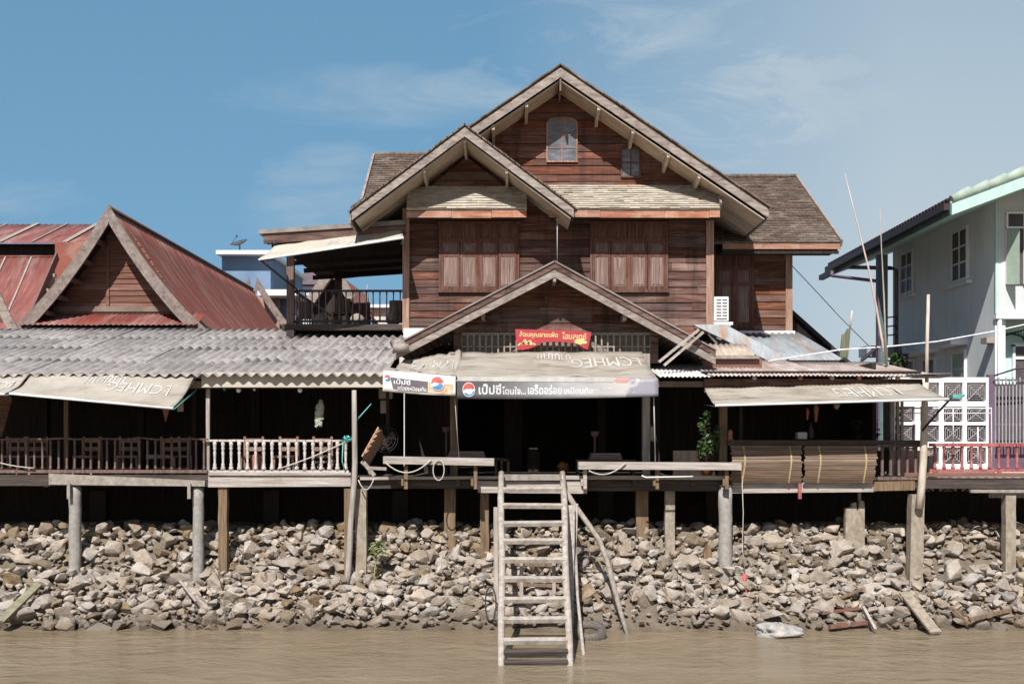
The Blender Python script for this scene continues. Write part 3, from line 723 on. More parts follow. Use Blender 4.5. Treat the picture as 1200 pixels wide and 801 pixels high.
# --- porch gable in front
PY0=.6; pxa,pza=.856,7.11
PSL=(pza-5.42)/(pxa+2.38); PSR=(pza-5.34)/(4.09-pxa)
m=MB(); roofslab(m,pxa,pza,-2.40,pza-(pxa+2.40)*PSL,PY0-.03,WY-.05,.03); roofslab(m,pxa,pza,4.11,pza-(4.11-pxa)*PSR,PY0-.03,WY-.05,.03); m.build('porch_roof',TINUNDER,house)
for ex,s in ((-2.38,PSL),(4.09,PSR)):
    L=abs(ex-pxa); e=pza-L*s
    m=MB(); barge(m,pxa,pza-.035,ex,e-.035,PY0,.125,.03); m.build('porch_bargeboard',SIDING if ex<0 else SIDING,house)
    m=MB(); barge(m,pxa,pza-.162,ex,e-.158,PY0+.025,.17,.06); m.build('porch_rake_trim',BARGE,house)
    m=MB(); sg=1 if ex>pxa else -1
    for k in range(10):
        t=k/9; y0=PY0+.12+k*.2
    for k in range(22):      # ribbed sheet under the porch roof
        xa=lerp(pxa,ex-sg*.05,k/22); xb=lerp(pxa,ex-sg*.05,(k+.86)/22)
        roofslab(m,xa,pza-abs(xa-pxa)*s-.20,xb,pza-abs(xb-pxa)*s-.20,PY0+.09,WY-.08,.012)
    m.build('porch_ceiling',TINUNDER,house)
m=MB(); GY=1.3
siding(m,[(-1.55,5.74),(3.25,5.74),(pxa+.05,6.93),(pxa-.05,6.93)],GY,.19,rs=16); m.build('porch_gable_wall',SIDING,house)
m=MB(); m.box(pxa-.03,pxa+.03,PY0+.04,GY-.02,pza-.42,pza-.25); m.build('porch_ridge_beam',BARGE,house)
for px in (566,732):
    x=X_(px,.8); m=MB(); z=pza-.27-abs(x-pxa)*(PSL if x<pxa else PSR); m.box(x-.035,x+.035,PY0+.1,GY-.02,z-.13,z-.02); m.build('porch_purlin_end',BARGE,house)
# lattice strip under the gable board
gx0,gx1,gz0,gz1=X_(541,GY),X_(762,GY),5.30,5.70
m=MB(); n=31
for k in range(n+1):
    x=lerp(gx0,gx1,k/n); m.box(x-.016,x+.016,GY-.035,GY-.012,gz0,gz1)
m.box(gx0,gx1,GY-.012,GY+.01,gz1-.03,gz1+.03); m.box(gx0,gx1,GY-.012,GY+.01,gz0+.12,gz0+.15)
m.build('vent_grille',PALEWOOD,house)
m=MB(); m.box(gx0,gx1,GY+.10,GY+.13,5.2,5.72); m.build('vent_backing',tex('vent_cloth',(.16,.12,.10),(.22,.18,.155),(.30,.26,.23),(1,1,1),2,.9,0),house)
m=MB(); m.box(gx0-.16,gx0,GY-.05,GY+.08,5.1,5.85); m.build('grille_post',SIDING,house); m=MB(); m.box(gx1,gx1+.16,GY-.05,GY+.08,5.1,5.85); m.build('grille_post',SIDING,house)
for px,mt in ((532,POSTBROWN),(757,GREYWOOD_Z)):
    x=X_(px,.75); m=MB(); m.box(x-.075,x+.075,.70,.85,2.76,5.25); m.build('porch_post',mt,house)
m=MB(); m.tube([P(470,403,.45),P(470,412,.45)],.16,10); m.tube([P(470,404,.5),P(462,402,2.5)],.10,8); m.build('eave_gutter',PALEWOOD,house)
# ground floor room behind the porch (seen only as darkness)
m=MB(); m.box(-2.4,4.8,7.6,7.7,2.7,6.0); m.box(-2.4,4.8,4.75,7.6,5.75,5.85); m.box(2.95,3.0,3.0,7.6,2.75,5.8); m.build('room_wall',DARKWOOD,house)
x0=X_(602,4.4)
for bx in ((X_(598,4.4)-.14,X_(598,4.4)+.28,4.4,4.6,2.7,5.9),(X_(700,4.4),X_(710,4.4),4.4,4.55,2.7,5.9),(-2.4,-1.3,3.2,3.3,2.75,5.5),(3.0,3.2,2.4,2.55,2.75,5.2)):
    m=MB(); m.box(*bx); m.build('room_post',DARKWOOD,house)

# ---------------- air conditioner on the side wall
ac=thing('air_conditioner','white outdoor air conditioner unit on a bracket at the right corner of the upper wall','air conditioner',P(845,376,4.7))
x0,x1=X_(834,4.7),X_(853,4.7); z0,z1=Z_(376,4.7),Z_(348,4.7)
m=MB(); m.box(x0+.02,x1,4.62,4.95,z0,z1); m.build('casing',WHITEPAINT,ac)
m=MB(); xa,xb=x0+.10,x1-.04
m.box(xa,xb,4.605,4.62,z0+.05,z1-.05); m.build('fan_opening',BLACKMETAL,ac)
m=MB()
for k in range(7): z=lerp(z0+.06,z1-.07,k/6); m.box(xa,xb,4.59,4.605,z,z+.04)
m.box((xa+xb)/2-.012,(xa+xb)/2+.012,4.585,4.59,z0+.05,z1-.05); m.build('fan_grille',WHITEPAINT,ac)
m=MB(); m.box(x0-.05,X_(858,4.7),4.60,4.66,z0-.10,z0-.03); m.box(x0-.05,X_(858,4.7),4.90,4.96,z0-.10,z0-.03); m.box(x0-.05,x0,4.6,4.96,z0-.16,z0-.03); m.build('bracket',WHITEPAINT,ac)
m=MB(); m.tube([(x0+.05,4.7,z0-.05),(x0-.1,4.5,z0-.35),(x0+.05,4.3,z0-.55)],.025,6); m.build('hose',WHITEPAINT,ac)

# ---------------- red name board
sg=thing('name_board','red name board with cream lettering and a cutaway lower edge under the porch gable','sign',P(648,398,1.12))
SY=1.12
def sp_(px,py): return (X_(px,SY),Z_(py,SY))
top=[(603.5,385.5),(648,386.5),(693,389)]; 
low=[(689,409.5),(684,408),(678,404),(672,402),(664,401),(655,400.3),(645,400.3),(637,400.8),(632,403),(627,406),(620,408.5),(613,409.8),(606,410)]
poly=[sp_(*p) for p in top+low][::-1]
m=MB(); m.prism(poly,SY-.02,SY+.02); m.build('board',SIGNRED,sg)
fs=bil([V((X_(603,SY),SY-.022,Z_(386,SY))),V((X_(693,SY),SY-.022,Z_(388.5,SY))),V((X_(693,SY),SY-.022,Z_(410.5,SY))),V((X_(603,SY),SY-.022,Z_(409,SY)))])
m=MB(); wrap_text(m,'ล้อมคุณยายเฟื้อ',fs,.065,.565,.44,.07,.004,.02); wrap_text(m,'โฮมสเตย์',fs,.62,.935,.44,.07,.004,.02); m.build('lettering',SIGNGOLD,sg)
m=MB()
def stroke(pts,w_):
    for a,b in zip(pts[:-1],pts[1:]): m.beam(V((X_(a[0],SY),SY-.027,Z_(a[1],SY))),V((X_(b[0],SY),SY-.027,Z_(b[1],SY))),w_,.006,up=(0,-1,0))
stroke([(607,405),(610,402),(612,404.5),(615,397.5),(618.5,402.5),(621,398),(624,404.5),(625.5,402),(627.5,404)],.03); stroke([(611,405),(614.5,400.5),(617,404),(620.5,400.5),(622,404.5)],.025)
for (cx,cy,a,b) in ((676,400,3.2,2.6),(681,398.6,3.6,2.4),(685,401,3.2,2),(680,402.3,3,1.6)):
    q=[(X_(cx+a*math.cos(2*math.pi*k/9),SY),Z_(cy+b*math.sin(2*math.pi*k/9),SY)) for k in range(9)]
    m.prism(q[::-1],SY-.026-.001*a,SY-.0205)
m.build('emblem',SIGNGOLD,sg)
# ================================================================== DECK AND POSTS
deck=thing('wooden_deck','long weathered wooden deck on stilts running along the river front','deck',(0,0,2.6))
m=MB(); y=.02
while y<8.2:
    x=-15.0
    while x<7.5:
        x2=min(x+rnd.uniform(2.4,4.2),7.6); m.box(x,x2-.006,y,y+.172,2.735+rnd.uniform(-.004,.004),2.775+rnd.uniform(-.004,.004)); x=x2
    y+=.18
m.build('floor',DARKDECK,deck)
m=MB(); m.add([(-11.4,.3,2.60),(7.6,.3,2.60),(7.6,7.4,2.60),(-11.4,7.4,2.60)],[(3,2,1,0)]); 
m=MB(); m.box(-15,12.5,3.2,3.3,1.6,2.60); m.build('added_dark_panel',DARKWOOD,deck)  # panel added under the deck to shut out light and look dark
def edge(px0,px1,t0,b0,t1,b1,Y,mt,label=None,th=.06):
    m=MB(); a,b=X_(px0,Y),X_(px1,Y)
    q=[(a,Z_(b0,Y)),(b,Z_(b1,Y)),(b,Z_(t1,Y)),(a,Z_(t0,Y))]
    m.prism(q,Y,Y+th); return m.build('edge_beam',mt,deck,None,label)
edge(-290,60,556,568,556,569,-.01,DARKDECK)
edge(57,240,554.5,567.5,563,569.5,-.08,PALEWOOD,'pale tapering edge beam on the left')
edge(60,244,556,569,556,570,-.01,DARKDECK)
edge(244,411,557.5,570.5,557,569.5,-.03,GREYWOOD)
edge(244,411,553.5,556.5,553.5,556.5,-.07,GREYWOOD)
edge(422,586,558.5,562,557.5,561,-.05,GREYWOOD)
edge(411,600,562,572,562,572,.05,DARKDECK)
edge(560,688,563,577,564,578,-.05,GREYWOOD,'short grey beam behind the ladder top')
edge(584,662,555.5,562.5,555.5,562.5,-.12,PALEWOOD)
edge(660,858,557,561.5,557,562,-.05,GREYWOOD)
edge(662,860,563,575,563,575,.05,DARKDECK)
edge(858,1026,565,577.5,565,576,-.02,GREYWOOD)
edge(1024,1072,564,575,563,574,-.04,POSTBROWN)
for x in [-14.9+1.15*k for k in range(20)]:
    m=MB(); m.box(x,x+.09,.0,7.0,2.60,2.732); m.build('joist',DARKDECK,deck)
for px in (81,222,937): 
    m=MB(); x=X_(px,-.1); m.box(x-.03,x+.03,-.14,-.085,Z_(584 if px<900 else 584,-.1),Z_(566,-.1)); m.build('beam_peg',REDPAINT if px==937 else PALEWOOD,deck)

def pile(px0,px1,top,base,Y,mt,label,shape='square',lean=0,kind='stilt_post'):
    pxm=(px0+px1)/2; r=(px1-px0)/2*(Y-CAMY)/F; x=X_(pxm,Y); zt=Z_(top,Y); zb=min(Z_(base,Y),ground_z(x,Y))-.4
    m=MB()
    if shape=='round':
        n=9; m.tube([(x+lean*(1-k/n)+.006*math.sin(k*2.1),Y,lerp(zb,zt,k/n)) for k in range(n+1)],[r*(1+.025*math.sin(k*1.7)) for k in range(n+1)],16)
        m.box(x-r*.75,x+r*.75,Y-r*.7,Y+r*.7,zt,zt+.09)
    elif shape=='square':
        n=7; pts=[]
        prev=None
        for k in range(n+1):
            t=k/n; z=lerp(zb,zt,t); xx=x+lean*(1-t); rr_=r*(1+.05*noise.noise(V((px0,k*1.3,2)))); j=.012*noise.noise(V((px0*2,k*.9,5)))
            pts.append([(xx-rr_+j,Y-rr_,z),(xx+rr_+j,Y-rr_,z),(xx+rr_+j,Y+rr_,z),(xx-rr_+j,Y+rr_,z)])
        vs=[p for q in pts for p in q]; fs=[(3,2,1,0),tuple(range(4*n,4*n+4))]
        for k in range(n):
            for c in range(4): fs.append((4*k+c,4*k+(c+1)%4,4*k+4+(c+1)%4,4*k+4+c))
        m.add(vs,fs)
    return solo(kind,m,mt,label,'post','stilt posts of the river front')
pile(81,95,569,678,.08,CONC,'leftmost round pale concrete post under the deck','round')
pile(226,239,570,668,.08,CONC,'round pale concrete post just left of a square brown one','round')
pile(257,267,570,672,.10,POSTBROWN,'square brown post beside the second round concrete post')
pile(842,858,573,703,-.02,CONC,'thick whitish round post at the end of the right bench','round')
pile(521,534,572,676,.55,POSTBROWN,'stained brown post between weed and ladder, thicker of the pair')
pile(563,573,574,682,.35,POSTBROWN,'thin brown post just left of the ladder')
pile(745,759,573,668,.55,POSTBROWN,'thick stained post right of the crooked stick')
pile(779,790,574,690,.30,CONC_BROWN,'thin square post between the brown post and white round post')
pile(1066,1081,579,680,-.02,CONC_BROWN,'square concrete post beside the tall slanted bamboo post on the right',lean=-.05)
pile(1176,1188,578,684,.05,CONC_BROWN,'square concrete post nearest the right edge')
pile(417,430,572,682,.12,CONC_BROWN,'dark grey square post behind the tall crooked pole')
pile(404,413,572,688,.06,POSTBROWN,'thin brown post left of the tall crooked pole')
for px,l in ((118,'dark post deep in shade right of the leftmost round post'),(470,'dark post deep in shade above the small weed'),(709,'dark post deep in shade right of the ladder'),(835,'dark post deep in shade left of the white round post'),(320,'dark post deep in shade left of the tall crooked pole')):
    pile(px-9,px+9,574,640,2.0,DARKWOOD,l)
# broad pier with a notched, broken top
Y=.35; m=MB()
pp=[(989,668),(1012,668),(1012,592),(1011.5,587),(1008,585.5),(1006,586),(1004.5,597),(1003,597),(1002,588),(998,589),(996.5,594),(990,595)]
m.prism([(X_(a,Y),Z_(b,Y)-(.5 if b>660 else 0)) for a,b in pp][::-1],Y-.07,Y+.07)
m.box(X_(1005.5,Y),X_(1008.5,Y),Y-.03,Y+.03,Z_(587,Y),Z_(573,Y))
solo('concrete_pier',m,CONC_BROWN,'broad concrete pier with a notched broken top','pier')
Y=.2; m=MB(); pp=[(823,690),(838,692),(838,650),(834,655),(832,640),(828,636),(824,648)]
m.prism([(X_(a,Y),Z_(b,Y)-(.4 if b>680 else 0)) for a,b in pp][::-1],Y-.1,Y+.1)
solo('post_stump',m,POSTBROWN,'splintered dark wooden stump left of the white round post','stump')
# crooked tall pole
m=MB(); pts=[(404,694),(408,672),(410,640),(411,612),(413,590),(415,566),(416,540),(415.5,500),(415,457)]
m.tube([P(a,b,-.16+.0*i) for i,(a,b) in enumerate(pts)],[.065,.062,.06,.058,.056,.058,.055,.052,.045],10)
solo('crooked_pole',m,GREYWOOD_Z,'tall crooked silver grey pole from the rocks up to the veranda roof','pole')
# tall slanted post on the right
m=MB(); pts=[(1077,596),(1080,570),(1082,540),(1083,500),(1084,462),(1085,448)]
m.tube([P(a,b,-.22) for a,b in pts],[.078,.074,.072,.068,.062,.06],10); 
po=solo('slanted_post',m,tex('debarked_pole',(.40,.33,.26),(.52,.45,.37),(.62,.55,.47),(4,4,1),3,.8,.0,((.25,.19,.14),.5,3,(1,1,1))),'tall pale slanted wooden post at the right end of the deck','post')
m=MB(); m.tube([P(1088,345,.3),P(1086.5,400,.3),P(1086,452,.3)],[.032,.036,.04],8)
solo('roof_pole',m,POLE,'pale pinkish pole sticking up through the right tin roof','pole')
m=MB(); pts=[(990,203),(1003,255),(1018,315),(1027,360),(1034,400),(1040,432)]
m.tube([P(a,b,2.0) for a,b in pts],[.008,.013,.019,.024,.027,.03],7); solo('bamboo_pole',m,POLE,'longest bamboo pole leaning above the right roof','pole')
m=MB(); pts=[(1031,242),(1033,290),(1036,350),(1039,432)]
m.tube([P(a,b,1.8) for a,b in pts],[.008,.013,.018,.024],7); solo('bamboo_pole',m,GREYWOOD_Z,'shorter upright bamboo pole beside the green column','pole')
# broken board standing on the right roof
Y=3.2; m=MB(); pp=[(984,418),(994,419),(997,385),(993,385),(989.5,392),(987,391)]
m.prism([(X_(a,Y),Z_(b,Y)) for a,b in pp][::-1],Y,Y+.04); bb=solo('broken_board',m,tex('mossy_board',(.07,.085,.05),(.13,.14,.09),(.24,.19,.15),LZ,3,.9,0),'mossy broken board standing up behind the right tin roof','board')
m=MB(); m.tube([P(996,385,3.25),P(998.5,364,3.25)],.02,6); solo('thin_stick',m,POLE,'thin stick above the mossy broken board','stick')

# ================================================================== LEFT VERANDA
ver=thing('veranda','low open veranda with a grey corrugated roof left of the porch','veranda',(-6.8,2,2.78))
m=MB(); corrugated(m,-15.2,-2.46,-.25,4.76,6.35,6.27,.208,.034,4,.003,5,.95); m.build('roof',GREYROOF,ver)
m=MB(); m.box(-15.1,-2.6,-.02,.06,4.52,4.66); m.build('eave_beam',SOFFIT_BROWN,ver)
m=MB(); m.box(X_(236,-.1),X_(449,-.1),-.10,-.07,Z_(453.5,-.1),Z_(436,-.1)); m.build('eave_band',AWN_CLEAN,ver)
m=MB(); m.box(-15.1,X_(236,-.1),-.06,-.03,Z_(443,-.1),Z_(437,-.1)); m.build('eave_board',SOFFIT_BROWN,ver)
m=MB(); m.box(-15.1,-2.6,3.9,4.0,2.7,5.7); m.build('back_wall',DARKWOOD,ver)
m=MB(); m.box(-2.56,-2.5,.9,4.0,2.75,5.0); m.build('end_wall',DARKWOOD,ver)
for px,Y,r,mt in ((244,.12,.035,GREYWOOD_Z),(78,.5,.04,POSTBROWN),(166,3.0,.08,DARKWOOD),(300,3.4,.1,DARKWOOD),(52,3.2,.1,DARKWOOD),(228,1.6,.04,DARKWOOD)):
    x=X_(px,Y); m=MB(); m.box(x-r,x+r,Y-r,Y+r,2.76,4.7+.2*Y); m.build('veranda_post',mt,ver)
# red plank at the far left edge under the awning
m=MB(); Y=.6; m.prism([(X_(a,Y),Z_(b,Y)) for a,b in ((-30,505),(2,512),(14,468),(12,462),(-30,458))][::-1][::-1],Y,Y+.04); m.build('side_board',SIDING_ORANGE,ver)

# railings
def railing(px0,px1,pyt,pyb,Y,n,mt,label,fat,name='railing',cat='railing',rail=.05,wob=.0,caps=False):
    x0,x1=X_(px0,Y),X_(px1,Y); zt=Z_(pyt,Y); zb=Z_(pyb,Y)
    t=thing(name,label,cat,((x0+x1)/2,Y,zb-.03))
    m=MB()
    k=16; pts=[(lerp(x0,x1,i/k),Y-.01,zt+wob*noise.noise(V((i*.8,px0,1)))) for i in range(k+1)]
    for a,b in zip(pts[:-1],pts[1:]): m.beam(a,V(b)+V((.01,0,0)),rail*1.3,rail)
    m.build('top_rail',mt,t)
    m=MB(); m.box(x0,x1,Y-.03,Y+.03,zb-.03,zb+.03); m.build('bottom_rail',mt,t)
    first=None
    for i in range(n):
        x=lerp(x0,x1,(i+.6)/n)
        if first is None:
            m=MB(); h=zt-zb-.05; c=(x,Y,zb+.03)
            prof=[(1.25,0),(1.25,.10),(.8,.14),(1.05,.2),(.62,.27),(.75,.5),(.9,.62),(.6,.70),(1.1,.76),(.75,.82),(1.1,.87),(1.1,1)] if caps else [(1.1,0),(1.15,.08),(.8,.14),(.9,.5),(.75,.86),(1.05,.9),(1.0,1)]
            m.lathe(c,[(fat*a,h*b) for a,b in prof],8); first=m.build('baluster',mt,t); fx=x
        else:
            o=first.copy(); COL.objects.link(o); o.parent=t; o.location=(x-fx,rnd.uniform(-.006,.006),0); o.rotation_euler=(0,0,rnd.uniform(0,6))
            o.rotation_euler=(0,0,0)
    return t
railing(-60,243,514,552,.02,32,DARKRAIL,'long dark turned railing along the left veranda',.026,wob=.035,rail=.032)
railing(246,409,516,552.5,.0,17,WHITERAIL,'faded white turned railing left of the tall crooked pole',.036,wob=.02,rail=.04,caps=True)

# ================================================================== AWNINGS
def awning(name,label,q,mt,texts=(),valance=None,nu=14,nv=6,sag=.06,wr=.028,arms=True,sd=1):
    f0=bil(q)
    n0=(V(q[1])-V(q[0])).cross(V(q[3])-V(q[0])).normalized()
    if n0.z>0: n0=-n0
    def fn(s,t):
        p=f0(s,t); return p+n0*(sag*math.sin(math.pi*max(0,min(1,t)))*(.8+.4*math.sin(s*7+sd))+wr*noise.noise(V((s*9+sd*5,t*3,sd))))
    c=(V(q[0])+V(q[1]))/2
    t_=thing(name,label,'awning',c)
    m=MB(); m.surf(fn,nu*2,nv*2,True,.006); can=m.build('canopy',mt,t_)
    for tx in texts:
        m=MB(); wrap_text(m,tx[0],fn,tx[1],tx[2],tx[3],tx[4],.014,0); m.build('lettering',PRINTW,can)
    m=MB(); m.tube([V(q[3])+V((0,.0,-.015)),V(q[2])+V((0,.0,-.015))],.022,8); m.build('front_bar',WHITEPAINT if valance is None else GREYWOOD,t_)
    if arms:
        m=MB()
        for k,(a,b) in enumerate(((q[0],q[3]),(q[1],q[2]))):
            m2=MB(); s=V(a)+V((0,.06,-.32)); m2.tube([s,V(b)+V((0,.02,-.03))],.013,6); m2.build('arm',TEAL if k==1 else GUTTER,t_)
    return t_,fn
T='LCMHEG'
awning('awning','long tilted cream awning over the left dark railing, sagging at its right end',[P(38,437.5,-.13),P(229,437.5,-.13),P(203,477.5,-1.0),P(11,460,-1.0)],AWN,
  [(T,.90,.52,.30,.62),('ยายมาน',.60,.36,.12,.36)],sd=1)
awning('awning','cream awning cut off by the left edge of the picture',[P(-70,436.5,-.13),P(35,437.5,-.13),P(6,461,-.98),P(-95,459,-.98)],AWN,[(T,.93,.4,.3,.72)],sd=2)
tR,fR=awning('awning','long dusty cream awning over the bamboo blinds on the right',[P(826,455,-.13),P(1074,447.5,-.13),P(1112,466.5,-1.0),P(838,474,-1.0)],AWN_DIRTY,[(T,.86,.58,.14,.62)],sd=3)
# middle awnings with a printed front flap
tB,fB=awning('awning','widest stained cream awning with a dark printed front flap over the porch steps',[P(541,413,.9),P(752,412,.9),P(770,443,-.7),P(531,439,-.7)],AWN_DIRTY,
  [(T,.965,.60,.20,.50),('บ้านยาย',.60,.42,.06,.30)],valance=1,sag=.07,wr=.03,sd=4)
def flap(t_,bl,br,zl,zr,seed,mt):
    bl,br=V(bl),V(br)
    def fv(s,t):
        p=bl.lerp(br,s); drop=lerp(zl,zr,s)
        return p+V((0,-.03-.025*t+.018*noise.noise(V((s*10,t*2,seed)))+.02*math.sin(s*9+seed)*t,-.01-drop*t-.018*math.sin(s*math.pi)*t))
    m=MB(); m.surf(fv,40,5,True,.005); return m.build('front_flap',mt,t_),fv
def flapmat(name,x0,x1,stops):
    m,nt,b=newmat(name); g=nt.nodes.new('ShaderNodeNewGeometry'); s=nt.nodes.new('ShaderNodeSeparateXYZ'); nt.links.new(g.outputs['Position'],s.inputs[0])
    n=nz(nt,g.outputs['Position'],2.5,4,.6)
    f=math_(nt,'ADD',mapr(nt,s.outputs[0],x0,x1),mapr(nt,n,.3,.7,-.06,.06)); r=ramp(nt,stops); nt.links.new(f,r.inputs[0])
    nt.links.new(r.outputs[0],b.inputs['Base Color']); b.inputs['Roughness'].default_value=.55; return m
bl,br=P(531,439,-.7),P(771,443,-.7)
va,fv=flap(tB,bl,br,.445,.335,1,flapmat('printed_flap',bl.x,br.x,[(0,(.075,.07,.075)),(.22,(.11,.105,.112)),(.42,(.22,.215,.225)),(.62,(.40,.39,.40)),(.86,(.50,.47,.45)),(.885,(.26,.25,.29)),(1,(.26,.245,.29))]))
m=MB(); wrap_quad(m,[(.0,.02),(.80,.02),(.78,.22),(.0,.24)],fv,.012,30,2); m.build('pale_stripe',PRINTW,va)
m=MB(); wrap_quad(m,[(.72,.05),(.88,.05),(.885,.95),(.62,.95)],fv,.004); m.build('faded_picture',tex('faded_food_print',(.45,.36,.30),(.62,.57,.55),(.72,.70,.70),(1,1,1),5,.6,0,None,0),va)
logo(va,fv,.077,.60,.031,.31)
m=MB(); wrap_text(m,'เป๊ปซี่',fv,.125,.235,.80,.34,.008,.02); wrap_text(m,'โดนใจ...',fv,.24,.355,.80,.46,.008,.02); wrap_text(m,'เอร็ดอร่อย',fv,.365,.53,.80,.36,.008,.02); wrap_text(m,'เหมือนกัน',fv,.54,.68,.80,.46,.008,.02); m.build('lettering',LETTER,va)
m=MB(); wrap_poly(m,[(.775,.06),(.80,-.0),(.84,.0),(.865,.06),(.85,.22),(.80,.24)],fv,.009); m.build('red_smudge',tex('washed_red_print',(.5,.22,.2),(.6,.3,.28),(.7,.45,.42),(1,1,1),5,.6,0,None,0),va)
tD,fD=awning('awning','short rumpled cream awning with a printed white flap at the porch left corner',[P(473,421,.85),P(541,411.5,.85),P(535,440,-.78),P(450,433,-.78)],AWN,
  [(T,.90,.25,.30,.60)],valance=1,sag=.09,wr=.09,nu=12,nv=8,sd=6)
bl,br=P(449,433.5,-.80),P(534,440.5,-.80)
vd,fd=flap(tD,bl,br,.385,.36,5,flapmat('printed_white_flap',bl.x,br.x,[(0,(.62,.58,.56)),(.5,(.66,.63,.61)),(1,(.68,.65,.62))]))
m=MB(); wrap_quad(m,[(.10,.30),(.62,.36),(.62,.90),(.14,.84)],fd,.012); m.build('dark_patch',plain('dark_print',(.13,.11,.125),.6),vd)
m=MB(); wrap_quad(m,[(.62,.40),(.97,.42),(.94,.95),(.62,.90)],fd,.014); m.build('food_picture',tex('brown_food_print',(.38,.22,.12),(.58,.42,.28),(.72,.62,.52),(1,1,1),7,.6,0,None,0),vd)
logo(vd,fd,.75,.42,.095,.36,.028)
logo(vd,fd,.065,.34,.045,.17,.01)
m=MB(); wrap_text(m,'เป๊ปซี่',fd,.15,.38,.60,.34,.022,.02); wrap_text(m,'อร่อยเหมือนกัน',fd,.20,.60,.86,.62,.022,.02); m.build('lettering',LETTER,vd)
# guy lines and side pipe of the middle awning
m=MB(); m.tube([P(533,466,-.72),P(538,538,-.3)],.008,5); solo('guy_line',m,WIRE,'thin grey cord from the middle awning down to the left bench','cord')
m=MB(); m.tube([P(766,462,-.66),P(768,541,-.3)],.012,6); solo('awning_pipe',m,WIRE,'thin grey pipe from the wide awning down to the right bench','pipe')
m=MB(); m.beam(P(819,386,.45),P(772,424,.3),.05,.05); m.beam(P(824,389,.5),P(778,428,.35),.05,.05); solo('stay_bars',m,GREYWOOD,'pair of grey diagonal bars under the porch roof right end','bars')

# ================================================================== BALCONY
bal=thing('balcony','roofed upstairs balcony on the left side of the timber house','balcony',(-4.1,5.5,6.2))
m=MB(); m.box(-5.5,-2.55,4.9,11.3,6.12,6.26); m.build('floor',DARKDECK,bal)
zl,zr=Z_(269,4.45),Z_(257.5,4.45)
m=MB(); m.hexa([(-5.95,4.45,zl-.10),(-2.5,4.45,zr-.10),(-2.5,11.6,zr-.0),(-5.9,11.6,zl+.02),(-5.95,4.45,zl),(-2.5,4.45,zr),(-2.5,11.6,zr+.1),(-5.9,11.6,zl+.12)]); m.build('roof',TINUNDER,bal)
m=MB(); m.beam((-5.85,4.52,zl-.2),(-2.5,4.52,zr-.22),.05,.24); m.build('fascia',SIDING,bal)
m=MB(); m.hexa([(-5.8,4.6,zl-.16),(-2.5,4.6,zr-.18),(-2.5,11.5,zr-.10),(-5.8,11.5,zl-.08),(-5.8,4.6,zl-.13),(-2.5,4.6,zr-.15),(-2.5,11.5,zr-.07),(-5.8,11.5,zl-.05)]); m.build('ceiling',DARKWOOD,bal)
for k in range(5):
    y=5.2+1.4*k; m=MB(); m.beam((-5.8,y,zl-.24),(-2.5,y,zr-.26),.07,.12); m.build('rafter',DARKWOOD,bal)
m=MB(); x=X_(340.5,5.0); m.box(x-.085,x+.085,4.93,5.1,6.0,zl-.1); m.build('balcony_post',DARKRAIL,bal)
m=MB(); m.box(x-.09,x+.09,4.925,5.105,5.95,6.2); m.build('post_foot',PALEWOOD,bal)
m=MB(); x2=X_(396.5,11.2); m.box(x2-.1,x2+.1,11.1,11.3,6.2,zl); m.build('balcony_post',DARKRAIL,bal)
m=MB(); m.hexa([P(398,327,11.4),P(472,319,11.4),P(472,319,11.45),P(398,327,11.45),P(404,315,11.4),P(466,306,11.4),P(466,306,11.45),P(404,315,11.45)]); m.build('rear_blind',SOFFIT_BROWN,bal)
rl=MB(); ya=5.0; x0b,x1b=X_(346,ya),X_(473,ya); zt=Z_(340.5,ya); zb=Z_(376,ya)
rl.box(x0b,x1b,ya-.03,ya+.03,zt-.03,zt+.02); rl.box(x0b,x1b,ya-.03,ya+.03,zb-.03,zb+.02); rl.box(x0b-.05,x0b,ya,11.0,zt-.03,zt+.02); rl.box(x0b-.05,x0b,ya,11.0,zb-.03,zb+.02)
ro=rl.build('balcony_rail',BLACKMETAL,bal)
for k in range(16):
    x=lerp(x0b,x1b,(k+.5)/16); m=MB(); m.lathe((x,ya,zb),[(.022,0),(.022,.1),(.012,.2),(.016,.35),(.014,.6),(.022,zt-zb-.02)],6); m.build('baluster',DARKRAIL,ro)
for k in range(14):
    y=ya+.35*(k+1); m=MB(); m.tube([(x0b-.025,y,zb),(x0b-.025,y,zt)],.014,6); m.build('baluster',DARKRAIL,ro)
awning('awning','narrow cream awning strip hung under the balcony roof',[P(322,288,4.3),P(470,269,4.3),P(473,278,3.5),P(303,303.5,3.5)],AWN_CLEAN,[('LCMHEG',.75,.45,.25,.65)],sd=8,sag=.02)
m=MB(); m.tube([P(303,303,3.5),P(350,341,4.9)],.022,6); solo('awning_strut',m,BLACKMETAL,'dark diagonal strut from the balcony awning tip to its post','strut')
m=MB(); m.tube([P(313,285,4.3),P(320,285,4.3)],.03,8); m.tube([P(321,283,4.3),P(323,287,4.3)],.05,8); solo('lamp_fitting',m,BLACKMETAL,'small dark fitting at the outer end of the balcony roof','lamp')
